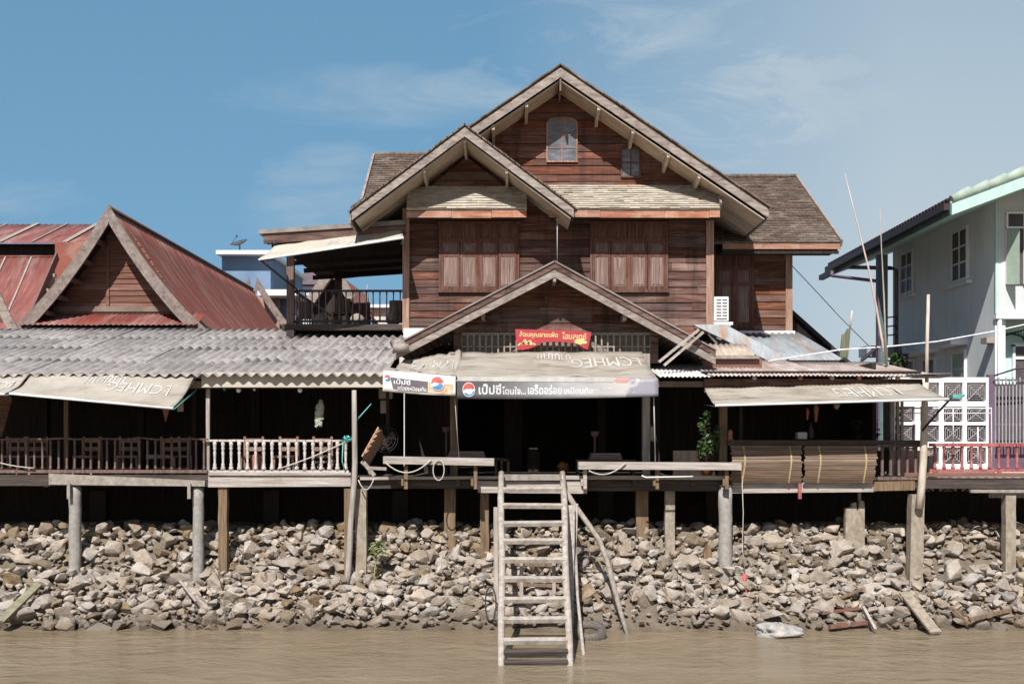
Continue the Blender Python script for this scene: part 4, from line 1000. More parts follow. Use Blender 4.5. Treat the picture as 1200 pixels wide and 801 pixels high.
# things standing on the balcony
m=MB(); c=P(464,378,6.5); m.tube([c,c+V((0,0,.55))],.17,12); solo('water_drum',m,CONC_BROWN,'grey drum on the balcony beside the house corner','drum')
for (px,Y,h,l) in ((356,7.5,.75,'leftmost dark chair on the balcony behind the railing'),(400,6.6,.7,'dark chair in the middle of the balcony behind the railing'),(424,7.6,.72,'dark chair on the balcony below the spiky finial')):
    t=thing('chair',l,'chair',(X_(px,Y),Y,6.26),'balcony chairs'); x=X_(px,Y); z=6.26
    m=MB(); m.box(x-.22,x+.22,Y-.2,Y+.2,z+.40,z+.45); m.build('seat',DARKRAIL,t)
    for k in range(4):
        a=-1 if k%2 else 1; b=-1 if k<2 else 1; m=MB(); m.box(x+a*.19-.02,x+a*.19+.02,Y+b*.17-.02,Y+b*.17+.02,z,z+.40); m.build('leg',DARKRAIL,t)
    m=MB(); m.box(x-.2,x+.2,Y+.16,Y+.2,z+.45,z+.45+h*.55); m.build('backrest',DARKRAIL,t)
for (px,Y,l) in ((376,6.2,'white bag hanging near the left balcony railing'),(419,6.0,'crumpled white cloth on the balcony floor'),(461,5.6,'white cloth bundle below the balcony drum')):
    x=X_(px,Y); m=MB()
    def bf(u,v,x=x,Y=Y,px=px):
        a=2*math.pi*u; b=math.pi*(v-.5); r_=.17*(1+.35*noise.noise(V((math.cos(a)*2+px,math.sin(a)*2,v*4))))
        return V((x+r_*math.cos(a)*math.cos(b),Y+r_*math.sin(a)*math.cos(b),6.26+.2+ .2*math.sin(b)))
    m.surf(bf,14,9); solo('cloth_bundle',m,PAPER,l,'cloth')
# ================================================================== RIGHT KITCHEN SHED AND TIN ROOFS
kit=thing('kitchen_shed','low open kitchen shed under rusty tin roofing right of the porch','shed',(6,1.5,2.78))
m=MB(); 
def tin(mb,x0,x1,ya,za,yb,zb,pitch,amp,rs,rows=1,skew=0): corrugated(mb,x0,x1,ya,za,yb,zb,pitch,amp,rows,.006,rs,.8,skew)
tin(m,2.85,3.85,-.28,4.735,3.6,5.30,.085,.014,3); a1=m.build('white_tin_roof',tex('white_tin',(.40,.38,.37),(.55,.53,.52),(.66,.64,.63),(5,.7,1),1.6,.6,.12,((.2,.14,.11),.7,1,(1.2,.4,1))),kit)
m=MB(); tin(m,3.82,6.1,-.33,4.755,3.6,5.32,.085,.014,4); m.build('rusty_tin_roof',TINPALE,kit)
m=MB(); tin(m,6.0,8.2,-.30,4.75,3.5,5.26,.085,.014,6); m.build('tin_roof',TINPALE,kit)
m=MB(); m.box(7.9,8.5,-.28,.4,4.735,4.745); m.slab([(7.6,-.36,4.77),(8.45,-.36,4.80),(8.45,.6,4.85),(7.6,.6,4.84)],.01); m.build('loose_tin_sheet',TINUNDER,kit)
m=MB(); m.box(3.75,8.0,-.05,.02,4.44,4.70); m.build('eave_board',SIDING,kit)
m=MB()
m.box(2.8,3.75,.05,.12,4.55,4.66); m.build('short_eave_board',SOFFIT_BROWN,kit)
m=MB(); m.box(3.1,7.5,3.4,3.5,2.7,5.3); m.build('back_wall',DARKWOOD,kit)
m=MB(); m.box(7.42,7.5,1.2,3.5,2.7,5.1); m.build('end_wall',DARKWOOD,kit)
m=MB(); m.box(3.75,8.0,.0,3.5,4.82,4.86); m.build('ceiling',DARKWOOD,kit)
for px,Y,mt,r in ((847,.25,POSTBROWN,.075),(868,.3,DARKWOOD,.03),(1045,.3,PALEWOOD,.035),(1052,.4,GREYWOOD_Z,.025),(1057,.5,GREYWOOD_Z,.025)):
    x=X_(px,Y); m=MB(); m.box(x-r,x+r,Y-r,Y+r,2.76,4.7); m.build('shed_post',mt,kit)
m=MB(); m.box(X_(853,.0),X_(1079,.0),-.05,.12,Z_(521.5,0),Z_(515.5,0)); m.build('counter',GREYWOOD if False else DARKDECK,kit)
m=MB(); m.box(3.2,7.4,.35,.42,2.76,3.3); m.build('counter_back',DARKWOOD,kit)
# pink bulbs along the eave board
for i,px in enumerate((884,938,975,1007,1052)):
    c=P(px,442.5,-.12); m=MB(); m.lathe(c-V((0,0,.05)),[(.01,0),(.04,.02),(.055,.05),(.04,.08),(.015,.10)],8)
    solo('eave_lamp',m,CLAY if i%2 else PAPER,['pale round lamp under the tin roof, leftmost on the brown board','small reddish lamp on the brown board, second from the left','pale lamp on the brown board, middle one of five','small reddish lamp on the brown board, second from the right','pale lamp at the right end of the brown board'][i],'lamp')
# sloping tin of the wing
sk=thing('tin_lean_to','blue grey rust streaked tin lean-to roof below the right wing','roof',(6,4.5,5.5))
m=MB(); tin(m,4.6,7.55,3.45,5.26,6.5,6.20,.16,.018,9,1,-.35); m.build('tin_sheet',TINBLUE,sk)
m=MB(); m.slab([P(908,426,3.3),P(925,420,3.35),P(850,380,4.5),P(812,380,4.5)],.03); m.build('ridge_flashing',TINBLUE,sk)
m=MB(); corrugated(m,4.05,5.25,2.0,5.17,3.4,5.66,.12,.016,1,.006,8,.9); m.build('beige_tin_sheet',tex('beige_tin',(.33,.25,.19),(.46,.38,.30),(.56,.49,.41),(5,.7,1),1.6,.6,.1,((.25,.13,.08),.6,1,(1.2,.4,1))),sk)
m=MB(); m.box(X_(824,1.4),X_(893,1.4),1.4,1.44,Z_(433.5,1.4),Z_(419.5,1.4)); m.build('pink_fascia',SIDING_PINK,sk)
m=MB(); m.box(X_(888,3.2),X_(1000,3.2),3.25,3.30,Z_(434,3.2),Z_(425,3.2)); m.build('fascia_shade_strip',DARKDECK,sk)  # fascia strip with the shadow under the tin roof put into its colour
m=MB(); m.box(X_(820,1.3),X_(890,1.3),1.30,1.38,Z_(420,1.3),Z_(416,1.3)); m.build('fascia_cap',PALEWOOD,sk)
# annex gable showing behind the wing
an=thing('timber_annex','reddish timber annex with a black roof edge behind the right wing','house',P(955,425,9))
m=MB(); Y=9
m.prism([(X_(a,Y),Z_(b,Y)) for a,b in ((915,470),(985,470),(985,424),(928,372),(915,372))],Y,Y+3); m.build('wall',tex('annex_boards',(.10,.045,.04),(.16,.08,.07),(.22,.13,.12),LZ,2.5,.8,0),an)
m=MB(); m.prism([(X_(a,Y),Z_(b,Y)) for a,b in ((934,378),(950,394),(950,424),(934,424))],Y-.03,Y-.01) ; m.build('pale_panel',tex('annex_panel',(.3,.25,.26),(.38,.33,.33),(.44,.39,.39),LZ,2.5,.8,0),an)
m=MB(); m.beam(P(924,364,8.9),P(998,430,8.9),.4,.10,up=(0,0,1)); m.build('roof_edge',BLACKMETAL,an)

# bamboo blinds
def blind(px0,px1,label,sd,px0b,px1b):
    t=thing('bamboo_blind',label,'blind',P((px0+px1)/2,522,-.06))
    r=random.Random(sd); m=MB(); n=17
    def yz(v):   # bulges outward and curls in at the bottom
        return -.09-.10*math.sin(v*math.pi*.9), lerp(Z_(522,-.1),Z_(565.5,-.1),v)
    for k in range(n):
        v0,v1=k/n,(k+.9)/n; ya,za=yz(v0); yb,zb=yz(v1); xa,xb=X_(lerp(px0,px0b,v0),-.1)+r.uniform(-.02,.02),X_(lerp(px1,px1b,v0),-.1)+r.uniform(-.02,.02)
        dz=r.uniform(-.004,.004)
        m.hexa([(xa,yb,zb+dz),(xb,yb,zb+dz),(xb,yb+.014,zb+dz),(xa,yb+.014,zb+dz),(xa,ya,za+dz),(xb,ya,za+dz),(xb,ya+.014,za+dz),(xa,ya+.014,za+dz)])
    m.build('slats',BAMBOO,t)
    for f in (.17,.83) if sd==1 else (.2,.82):
        m=MB(); x=X_(lerp(px0,px1,f),-.1); pts=[V((x+.02*math.sin(v*5),yz(v)[0]-.012,yz(v)[1])) for v in [i/8 for i in range(9)]]
        for a,b in zip(pts[:-1],pts[1:]): m.beam(a,b,.032,.006,up=(0,-1,0))
        m.build('strap',STRAP,t)
    return t
blind(857,939,'left one of the two bamboo slat blinds under the kitchen counter',1,855,938)
blind(942,1028,'right one of the two bamboo slat blinds under the kitchen counter',2,941,1022)
railing(1028,1077,522,560,-.02,5,DARKRAIL,'short dark railing between the bamboo blind and the tall slanted post',.035,rail=.05)
# hanging and standing things in the kitchen
for i,(px,pyt,pyb,w_,mt,l) in enumerate(((946,478,492,.03,RED,'thin red strip hanging in the kitchen opening'),(956,472,494,.05,CLAY,'long brownish red bundle hanging in the kitchen opening'),(980,472,479,.07,PAPER,'small pale parcel hanging under the right awning'))):
    a=P(px,pyt,.25); b=P(px,pyb,.25); m=MB(); m.tube([a,a.lerp(b,.3)+V((.01,0,0)),b],[w_*.6,w_,w_*.5],7); solo('hanging_bundle',m,mt,l,'bundle')
c=P(940,514,.1); m=MB(); m.box(c.x-.11,c.x+.07,c.y-.1,c.y+.1,c.z,c.z+.13); solo('white_box',m,tex('grey_plastic',(.28,.28,.30),(.34,.34,.36),(.4,.4,.42),(1,1,1),3,.5,0,None,0),'grey plastic box on the kitchen counter','box')
c=P(950,515,.1); m=MB(); m.lathe(c,[(.05,0),(.06,.05),(.05,.2),(.02,.28),(.025,.34)],10); solo('bottle',m,BLACK,'dark bottle beside the grey box on the kitchen counter','bottle')
c=P(856,520,.05); m=MB(); m.lathe(c,[(.05,0),(.06,.1),(.04,.16),(.05,.22),(.03,.28)],9); solo('clay_jar',m,CLAY,'small clay jar at the left end of the kitchen counter','jar')
def leafball(mb,c,rx,ry,rz,n,size,r):
    for _ in range(n):
        d=V((r.gauss(0,1),r.gauss(0,1),r.gauss(0,1))).normalized()*(r.random()**.45)
        p=V(c)+V((d.x*rx,d.y*ry,d.z*rz)); a=V((r.gauss(0,1),r.gauss(0,1),r.gauss(0,.6))).normalized(); b=a.cross(V((r.gauss(0,1),r.gauss(0,1),r.gauss(0,1)))).normalized()
        s=size*r.uniform(.6,1.3); mb.add([p-a*s,p+b*s*.45,p+a*s,p-b*s*.45],[(0,1,2,3)])
pl=thing('potted_plant','bushy green potted plant behind the right bench','plant',P(828,548,.35)); r=random.Random(5)
c=P(828,548,.35); m=MB(); m.lathe((c.x,c.y,2.78),[(.09,0),(.14,.22),(.15,.24)],12); m.build('pot',CLAY,pl)
m=MB()
for (px,py,rx,rz,n) in ((826,498,.17,.2,120),(833,520,.22,.26,200),(822,525,.12,.22,90),(829,485,.08,.14,50),(842,505,.1,.18,60)):
    q=P(px,py,.15); leafball(m,q,rx*.8,.15,rz*.9,int(n*.75),.05,r)
m.build('foliage',LEAF,pl)
m=MB(); m.tube([(c.x,c.y,2.95),(c.x-.02,c.y-.05,3.4),(c.x-.05,c.y-.1,3.9)],[.02,.015,.008],6); m.build('stem',POSTBROWN,pl)
pl=thing('potted_plant','dim leafy plant inside the kitchen beside the right opening','plant',P(1015,512,.8)); m=MB()
c=P(1015,512,2.0); m.lathe((c.x,c.y,2.78),[(.1,0),(.16,.3),(.17,.32)],12); m.build('pot',CLAY,pl)
m=MB(); leafball(m,P(1015,500,2.0),.3,.25,.35,160,.09,r); m.build('foliage',LEAF,pl)
# white fence of patterned square panels
FY=2.6
fe=thing('patterned_fence','white fence of square panels with concentric wire squares beside the kitchen','fence',P(1104,553,FY))
cols=[(1048,1071),(1077.5,1099.5),(1105,1127),(1132,1154.5)]; rows_=[(448,470),(476,494),(498,517),(524,543)]
m=MB()
xs_=[1045]+[v_ for c_ in cols for v_ in c_]+[1158]; ys_=[442]+[v_ for c_ in rows_ for v_ in c_]+[552]
for a,b in zip(xs_[::2],xs_[1::2]): m.box(X_(a,FY),X_(b,FY),FY-.05,FY+.05,Z_(552,FY),Z_(442,FY))
for a,b in zip(ys_[::2],ys_[1::2]): m.box(X_(1045,FY),X_(1158,FY),FY-.047,FY+.047,Z_(b,FY),Z_(a,FY))
m.build('frame',WHITEPAINT,fe)
for ci in cols:
    for ri in rows_:
        x0,x1,z0,z1=X_(ci[0],FY),X_(ci[1],FY),Z_(ri[1],FY),Z_(ri[0],FY); m=MB(); t=.0055
        for k in (.0,.24,.46,.68):
            ax,bx=lerp(x0,(x0+x1)/2,k),lerp(x1,(x0+x1)/2,k); az,bz=lerp(z0,(z0+z1)/2,k),lerp(z1,(z0+z1)/2,k)
            if k>0:
                m.box(ax-t,bx+t,FY-.012,FY+.0,az-t,az+t); m.box(ax-t,bx+t,FY-.012,FY+.0,bz-t,bz+t); m.box(ax-t,ax+t,FY-.010,FY+.002,az,bz); m.box(bx-t,bx+t,FY-.010,FY+.002,az,bz)
        m.beam((x0,FY-.006,z0),(x1,FY-.006,z1),.02,.016,up=(0,1,0)); m.beam((x0,FY-.004,z1),(x1,FY-.004,z0),.02,.016,up=(0,1,0))
        m.build('panel_grille',LILAC,fe)
m=MB(); m.box(8.25,X_(1157,FY+.4),FY+.38,FY+.44,2.8,Z_(446,FY+.4)); m.build('added_dark_backing',tex('dark_backing_tone',(.06,.045,.042),(.10,.078,.074),(.15,.12,.115),LZ,2,.9,0),fe)  # added dark sheet standing in for the darkness behind the open panels
gt=thing('iron_fence','purple and white barred iron fence at the right edge','fence',P(1180,553,FY))
m=MB(); m.box(X_(1157.5,FY),X_(1164,FY),FY-.08,FY+.08,2.8,Z_(439,FY)); m.build('post',PURPLE,gt)
m=MB()
for py in (445,519,497): m.box(X_(1164,FY),X_(1420,FY),FY-.015,FY+.015,Z_(py+1,FY),Z_(py-1,FY))
m.build('rail',PURPLE,gt)
m=MB()
for k in range(60):
    px=1166+4.1*k; h=442 if k%2 else 446; m.box(X_(px,FY)-.014,X_(px,FY)+.014,FY-.03,FY-.016,Z_(520,FY),Z_(h,FY))
m.build('bars',LILAC,gt)
m=MB(); m.box(X_(1164,FY),X_(1420,FY),FY+.25,FY+.27,2.8,Z_(519,FY)); m.build('lower_panel',plain('dim_purple_sheet',(.13,.08,.12),.6),gt); m=MB(); m.box(X_(1166,FY),X_(1420,FY),FY+.34,FY+.36,Z_(518,FY),Z_(449,FY)); m.build('added_dark_sheet',plain('dark_sheet_tone',(.085,.07,.08),.7),gt)  # upper sheet is added, its dark colour stands for the darkness between bars
# side deck with the red railing
sd_=thing('side_deck','small wooden deck with reddish edge right of the tall slanted post','deck',(10,1.2,2.65))
m=MB()
for k in range(15): m.box(7.65,15.0,.02+k*.18,.19+k*.18,2.72,2.765)
m.build('floor',tex('pinkish_deck_boards',(.26,.17,.14),(.36,.26,.22),(.45,.36,.31),LX,2.5,.8,.2),sd_)
m=MB(); m.box(7.65,15.0,-.06,.0,Z_(558,0),Z_(553.5,0)); m.build('edge_beam',SIDING_PINK,sd_)
m=MB(); m.box(7.65,15.0,-.01,.05,Z_(572,0),Z_(561,0)); m.build('lower_beam',DARKDECK,sd_)
m=MB(); m.box(X_(1138,-.1),15.0,-.10,-.02,Z_(577,-.1),Z_(573.5,-.1)); m.build('pale_plank',PALEWOOD,sd_)
railing(1089,1410,521,551,.05,30,REDPAINT,'red painted turned railing at the right edge of the picture',.034,rail=.06)
m=MB(); m.tube([P(1052,478,1.0),P(1161.5,478,1.0),P(1162,553,1.0)],.018,6); m.tube([P(1052,484,1.0),P(1161.5,484,1.0)],.012,6); m.tube([P(1117,478,1.0),P(1117,519,1.0)],.012,6); m.tube([P(1146,500,1.0),P(1146,545,1.0)],.014,6)
solo('pipe_frame',m,WHITEPAINT,'thin pale pipe frame standing in front of the white fence','frame')
m=MB(); m.tube([P(1081,504,-.3),P(1100,482,-.6),P(1114,467,-.98)],.022,7); solo('support_strut',m,GUTTER,'dark slanting arm from the tall post to the right awning tip','arm')
m=MB(); c=P(1121,464,-.98); m.rbox(c,(.16,.06,.07)); m.tube([c+V((.05,0,0)),c+V((.14,0,.02))],.03,7); solo('crank_bracket',m,TEAL,'teal bracket on the tip of the right awning','bracket')
m=MB()
def bag(u,v):
    a=2*math.pi*u; c=P(1091,543,.3); h=.42*v; rr_=(.13*(1-.55*v)+.05*noise.noise(V((math.cos(a)*2,math.sin(a)*2,v*3)))); return V((c.x+rr_*math.cos(a),c.y+rr_*math.sin(a),2.78+h))
m.surf(bag,16,8); solo('plastic_bag',m,SACK,'white plastic bag beside the base of the tall slanted post','bag')
m=MB(); q=P(1075,540,1.9); m.box(X_(1046,1.9),X_(1090,1.9),1.9,2.3,2.78,2.78+.5); solo('brick_planter',m,BRICK,'low orange brick planter behind the short dark railing','planter')

# ================================================================== BLUE HOUSE ON THE RIGHT
bh=thing('blue_house','pale blue rendered two storey house with pale green roof tiles at the right edge','house',(15,10,2.3))
HX=11.9
m=MB(); m.box(HX,22,6.5,13.2,2.2,9.72); m.prism([(HX,9.7),(22,9.7),(22,13.4),(21,13.1)],6.5,13.2); m.build('wall',BLUEWALL,bh)
# front gable wall upstairs, white, standing slightly forward
m=MB(); m.box(HX,HX+.25,5.74,6.5,2.2,9.72); m.box(HX+.25,22,5.74,6.5,Z_(367,5.7),9.72); m.build('corner_wall',BLUEWALL,bh)
m=MB(); zb=Z_(367,5.7); m.box(HX,22,5.7,5.74,zb,9.72); m.prism([(HX,9.72),(22,9.72),(22,13.3),(21,13.0)],5.7,6.49); m.build('upper_front_wall',WHITEWALL,bh)
m=MB(); m.box(HX-.03,22,5.6,5.74,zb-.14,zb-.02); m.build('floor_band',BLUEWALL,bh)
m=MB(); m.box(HX-.02,HX+.05,5.67,5.72,zb,9.9); m.build('corner_trim',MINT,bh)
# roof
ex,ez=10.3,9.10; sl=math.tan(R(20.5)); rx=21.0
m=MB(); m.slab([(ex,4.5,ez),(rx,4.5,ez+(rx-ex)*sl),(rx,14.6,ez+(rx-ex)*sl),(ex,14.6,ez)],.10); m.build('roof',GREENTILE,bh)
m=MB()
for k in range(26):
    a=ex+.05+k*.42; b=a+.44; za=ez+(a-ex)*sl+.02; zb_=ez+(b-ex)*sl+.055
    m.tube([(a,4.52,za),(b,4.52,zb_)],[.115,.135],10)
m.build('verge_tiles',GREENTILE,bh)
m=MB()
for k in range(48):
    y=4.62+k*.21; m.tube([(ex-.05,y,ez+.03),(ex+3.2,y,ez+3.25*sl+.02)],.06,6)
m.build('roof_tile_rolls',GUTTER,bh)
m=MB(); m.hexa([(ex+.02,4.42,ez-.33),(rx,4.42,ez-.33+(rx-ex)*sl),(rx,4.47,ez-.33+(rx-ex)*sl),(ex+.02,4.47,ez-.33),(ex+.02,4.42,ez-.07),(rx,4.42,ez-.07+(rx-ex)*sl),(rx,4.47,ez-.07+(rx-ex)*sl),(ex+.02,4.47,ez-.07)]); m.build('bargeboard',MINT,bh)
m=MB(); m.slab([(ex+.05,4.47,ez-.30),(HX+.6,4.47,ez-.30+(HX+.55-ex)*sl),(HX+.6,14.5,ez-.30+(HX+.55-ex)*sl),(ex+.05,14.5,ez-.30)],.02); m.slab([(HX+.6,4.47,ez-.30+(HX+.55-ex)*sl),(rx,4.47,ez-.30+(rx-ex)*sl),(rx,5.7,ez-.30+(rx-ex)*sl),(HX+.6,5.7,ez-.30+(HX+.55-ex)*sl)],.02); m.build('soffit',MINT,bh)
m=MB(); m.box(ex-.14,ex+.0,4.5,14.6,ez-.20,ez-.04); m.build('gutter',GUTTER,bh)
m=MB(); m.box(ex+.0,ex+.05,4.5,14.6,ez-.30,ez-.05); m.build('eave_fascia',tex('dark_green_fascia',(.05,.09,.08),(.08,.13,.115),(.10,.16,.14),(1,1,1),2,.6,0,None,0),bh)
m=MB(); m.box(ex-.25,ex-.10,13.6,14.9,ez-.42,ez-.26); m.build('far_gutter',GUTTER,bh)
m=MB(); m.hexa([(12.9,4.5,ez+.45),(13.1,4.5,ez+.45),(13.1,5.7,ez-.35),(12.9,5.7,ez-.35),(12.9,4.5,ez+.70),(13.1,4.5,ez+.70),(13.1,5.7,ez+.1),(12.9,5.7,ez+.1)]); m.build('eave_bracket',WHITEWALL,bh)
# side windows (wall facing left)
def sidewin(pxn,pxf,pyt,pyb,cols_=2,rows__=3,frame=WHITEPAINT,glass=GLASS):
    yn=HX*F/(pxn-600)+CAMY; yf=HX*F/(pxf-600)+CAMY; ym=(yn+yf)/2; z1=Z_(pyt,ym); z0=Z_(pyb,ym); x=HX
    m=MB(); m.box(x-.02,x+.01,yn,yf,z0,z1); g=m.build('window',glass,bh)
    m=MB(); f=.07
    m.box(x-.06,x-.0,yn-f,yn,z0-f,z1+f); m.box(x-.06,x-.0,yf,yf+f,z0-f,z1+f); m.box(x-.058,x-.002,yn,yf,z1,z1+f); m.box(x-.058,x-.002,yn,yf,z0-f,z0)
    for k in range(1,cols_): y=lerp(yn,yf,k/cols_); m.box(x-.045,x-.02,y-.025,y+.025,z0,z1)
    for k in range(1,rows__): z=lerp(z0,z1,k/rows__); m.box(x-.04,x-.021,yn,yf,z-.022,z+.022)
    m.build('frame',frame,g)
    m=MB(); m.box(x-.14,x,yn-.25,yf+.25,z0-.19,z0-.11); m.build('sill',BLUEWALL,g)
sidewin(1134,1117,271,327); sidewin(1070,1057.5,297,342)
sidewin(1131.5,1117,414,450,1,2,WHITEPAINT,GREENSHUT); sidewin(1096,1083,422,450,2,1); sidewin(1072,1060,424,450,2,1)
for (pxn,pxf,py,dz) in ((1134,1110,402,.17),(1101,1060,414,.12)):
    yn=HX*F/(pxn-600)+CAMY; yf=HX*F/(pxf-600)+CAMY; z=Z_(py,(yn+yf)/2); m=MB(); m.box(HX-.45,HX,yn,yf,z-dz/2,z+dz/2); m.build('window_ledge',WHITEPAINT,bh)
# front window with green shutters, meter, pipe
m=MB(); m.box(X_(1180,5.7),X_(1216,5.7),5.66,5.70,Z_(333,5.7),Z_(251,5.7)); fw=m.build('front_window',GLASS,bh)
m=MB()
for a,b in ((1178,1180),(1198,1200)): m.box(X_(a,5.7),X_(b,5.7),5.62,5.70,Z_(333,5.7),Z_(250,5.7))
m.box(X_(1178,5.7),X_(1216,5.7),5.61,5.70,Z_(251,5.7),Z_(249,5.7)); m.box(X_(1178,5.7),X_(1216,5.7),5.625,5.70,Z_(268,5.7),Z_(266,5.7)); m.build('frame',WHITEPAINT,fw)
m=MB(); m.hexa([P(1180,333,5.60),P(1195,333,5.2),P(1195,333,5.23),P(1180,333,5.63),P(1180,268,5.60),P(1195,268,5.2),P(1195,268,5.23),P(1180,268,5.63)]); m.box(X_(1199,5.7),X_(1216,5.7),5.60,5.64,Z_(333,5.7),Z_(268,5.7)); m.build('shutter',GREENSHUT,fw)
m=MB(); m.box(HX+.26,22,6.40,6.495,2.8,zb-.16); m.build('lower_front_wall',tex('mint_render',(.42,.60,.52),(.48,.66,.58),(.52,.70,.62),(1,1,1),1.5,.85,0,None,.1),bh)
m=MB(); m.box(X_(1188,6.4),X_(1230,6.4),6.34,6.40,Z_(460,6.4),Z_(406,6.4)); lw=m.build('lower_window',GLASS,bh)
m=MB()
for a,b,c,d in ((1185,1188,404,460),(1185,1230,403,406),(1188,1230,418,421)): m.box(X_(a,6.4),X_(b,6.4),6.30,6.40,Z_(d,6.4),Z_(c,6.4))
m.build('frame',WHITEPAINT,lw)
m=MB(); m.tube([(HX+.08,5.67,2.3),(HX+.08,5.67,zb-.15)],.055,8); m.build('drain_pipe',WHITEPAINT,bh)
me_=thing('electric_meter','black electric meter with loose cables at the corner of the blue house','meter',(HX+.25,6.3,5.6))
m=MB(); m.box(HX+.15,HX+.42,6.2,6.38,Z_(414,6.3),Z_(400,6.3)); m.build('case',BLACKMETAL,me_)
m=MB(); m.lathe((HX+.28,6.19,Z_(409,6.3)),[(.05,0),(.09,.03),(.09,.10),(.05,.13)],10); m.build('dial',GLASS,me_)
m=MB()
for k in range(5):
    m.tube([(HX+.1,6.25,Z_(402-k,6.3)),(HX+.5+.1*k,6.15,Z_(391-k,6.3)),(HX+.9,6.2,Z_(395+k,6.3)),(HX+1.6,6.2,Z_(393,6.3))],.018,5)
m.build('cables',WIREDARK,me_)
m=MB(); c=P(1146,399,5.9); c.x=HX-.12; m.rbox(c,(.2,.35,.14)); solo('junction_box',m,PAPER,'yellowed junction box on the side wall of the blue house','box')
# green column and pipes at the far end
cl_=thing('green_column','dark green column with purple edges under the far eave of the blue house','column',(10.62,10.2,2.3))
m=MB(); x=X_(1035,10.2); m.box(x-.12,x+.10,10.1,10.3,2.3,8.75); m.build('shaft',tex('green_column_paint',(.06,.12,.11),(.085,.16,.145),(.11,.19,.17),(1,1,1),2,.6,0,None,.05),cl_)
m=MB(); m.box(x-.18,x-.12,10.08,10.3,2.3,8.75); m.build('edge',PURPLE,cl_)
for k in range(3):
    z=Z_(372+10.5*k,10.2); m=MB(); m.tube([(x+.1,10.2,z),(x+.38,10.2,z+.03),(x+.38,10.2,z-.08)],.022,6); m.build('hook',BLACKMETAL,cl_)
m=MB(); m.tube([P(1050.5,432,10.6),P(1050.5,316,10.6),P(1044,314,10.6),P(990,313,13.5)],.06,8); m.tube([P(975,318,13.5),P(975,323,13.5),P(1034,330,10.2)],.05,8); solo('drain_pipes',m,PURPLE,'purple drain pipes from the far gutter down the blue house','pipe')
m=MB(); m.box(X_(1011,12),X_(1052,12),11.6,12.4,Z_(418,12),Z_(406,12)); solo('side_canopy',m,tex('blue_canopy_paint',(.20,.25,.33),(.26,.31,.40),(.30,.36,.45),(1,1,1),2,.7,0,None,.05),'small blue ledge at the foot of the green column','ledge')
m=MB(); m.tube([P(1010,432,8),P(1010,422,8),P(1030,405,8),P(1031,396,8),P(1034,393,8)],.05,8); solo('bent_pipe',m,GUTTER,'bent dark pipe left of the green column','pipe')
m=MB(); leafball(m,P(1053,424,9.5),.3,.3,.3,150,.10,random.Random(8)); solo('shrub',m,LEAF,'small shrub top showing over the roof below the blue house','shrub')
# overhead cables
m=MB(); m.tube([P(1215,377,2.5),P(1165,388,2.5),P(1098,400,2.5),P(1040,406,2.5),P(985,409.5,2.5),P(900,423,2.5)],.016,6); solo('overhead_cable',m,WHITEPAINT,'white cable crossing in front of the blue house','cable')
m=MB(); m.tube([P(927,310,6.5),P(960,345,7),P(985,372,8),P(1025,412,10)],.012,5); solo('overhead_cable',m,WIRE,'thin grey cable running down from the right wing corner','cable')
m=MB(); m.tube([P(1215,430,2.3),P(1190,432,2.3),P(1165,440,2.4)],.022,6); solo('overhead_cable',m,WIREDARK,'dark cable at the top of the purple iron fence','cable')
# porch drop wire
m=MB(); m.tube([P(653,252,3.6),P(653,306,3.6)],.012,5); solo('hanging_wire',m,WIRE,'thin wire hanging above the porch gable peak','wire')
# ================================================================== RED ROOFED HOUSE ON THE LEFT
rh=thing('red_roofed_house','old timber house with a steep curved red tin gable on the left','house',(-10.4,8.2,2.7))
RA=P(128,243,7.5); RX,RZ=RA.x,RA.z; RH=2.45; RR=RZ-Z_(384,7.5)
def rp(u): return (1.30*u-.30*u*u)          # slightly concave Thai roofline
def rz(u): return RZ-RR*rp(u)
for sg in (1,-1):
    def fn(u,v,sg=sg):
        y=7.55+16.3*(u if sg>0 else 1-u); return V((RX+sg*RH*1.06*v, y, rz(v*1.06)-.06+.006*math.sin(y*2*math.pi/.26)))
    m=MB(); m.surf(fn,260,9,True,.012); m.build('roof',REDROOF,rh)
    def f2(u,v,sg=sg): return V((RX+sg*RH*1.0*v, 7.62+.85*(u if sg>0 else 1-u), rz(v)-.10))
    m=MB(); m.surf(f2,2,9,True,.02); m.build('soffit',DARKWOOD,rh)
    for yy,nm,dzz in ((7.45,'bargeboard',0),(23.85,'rear_bargeboard',.42)):
        m=MB(); N=14; vs=[]
        for i in range(N+1):
            u=i/N*1.04; w_=.20+.05*u
            nx=RX+sg*RH*(u+dzz*.16); z=rz(u)+dzz
            vs+= [(nx,yy,z+.06),(nx-sg*w_*.82,yy,z-w_*.72),(nx,yy+.06,z+.06),(nx-sg*w_*.82,yy+.06,z-w_*.72)]
        vs[1]=(RX,yy,RZ-.36); vs[3]=(RX,yy+.06,RZ-.36)
        fs=[]
        for i in range(N):
            a=4*i; b=4*i+4
            q=[(a,a+1,b+1,b),(a+2,b+2,b+3,a+3),(a,b,b+2,a+2),(a+1,a+3,b+3,b+1)]
            if sg<0: q=[tuple(reversed(f)) for f in q]
            fs+=q
        fs+=[(0,2,3,1),(4*N,4*N+1,4*N+3,4*N+2)]
        m.add(vs,fs); m.build(nm,BARGE2,rh)
    for i in range(1,7):
        u=i/7; m=MB(); xx=RX+sg*RH*u*.97; z=rz(u)-.30; m.box(xx-.05,xx+.05,7.56,8.28,z-.06,z+.05); m.build('purlin_end',DARKRAIL,rh)
m=MB(); W_=8.28
siding(m,[(RX-2.05,6.72),(RX+2.05,6.72),(RX+1.35,7.55),(RX+.66,8.6),(RX,9.45),(RX-.66,8.6),(RX-1.35,7.55)],W_,.16,rs=21,joint=9); m.build('gable_wall',SIDING_PINK,rh)
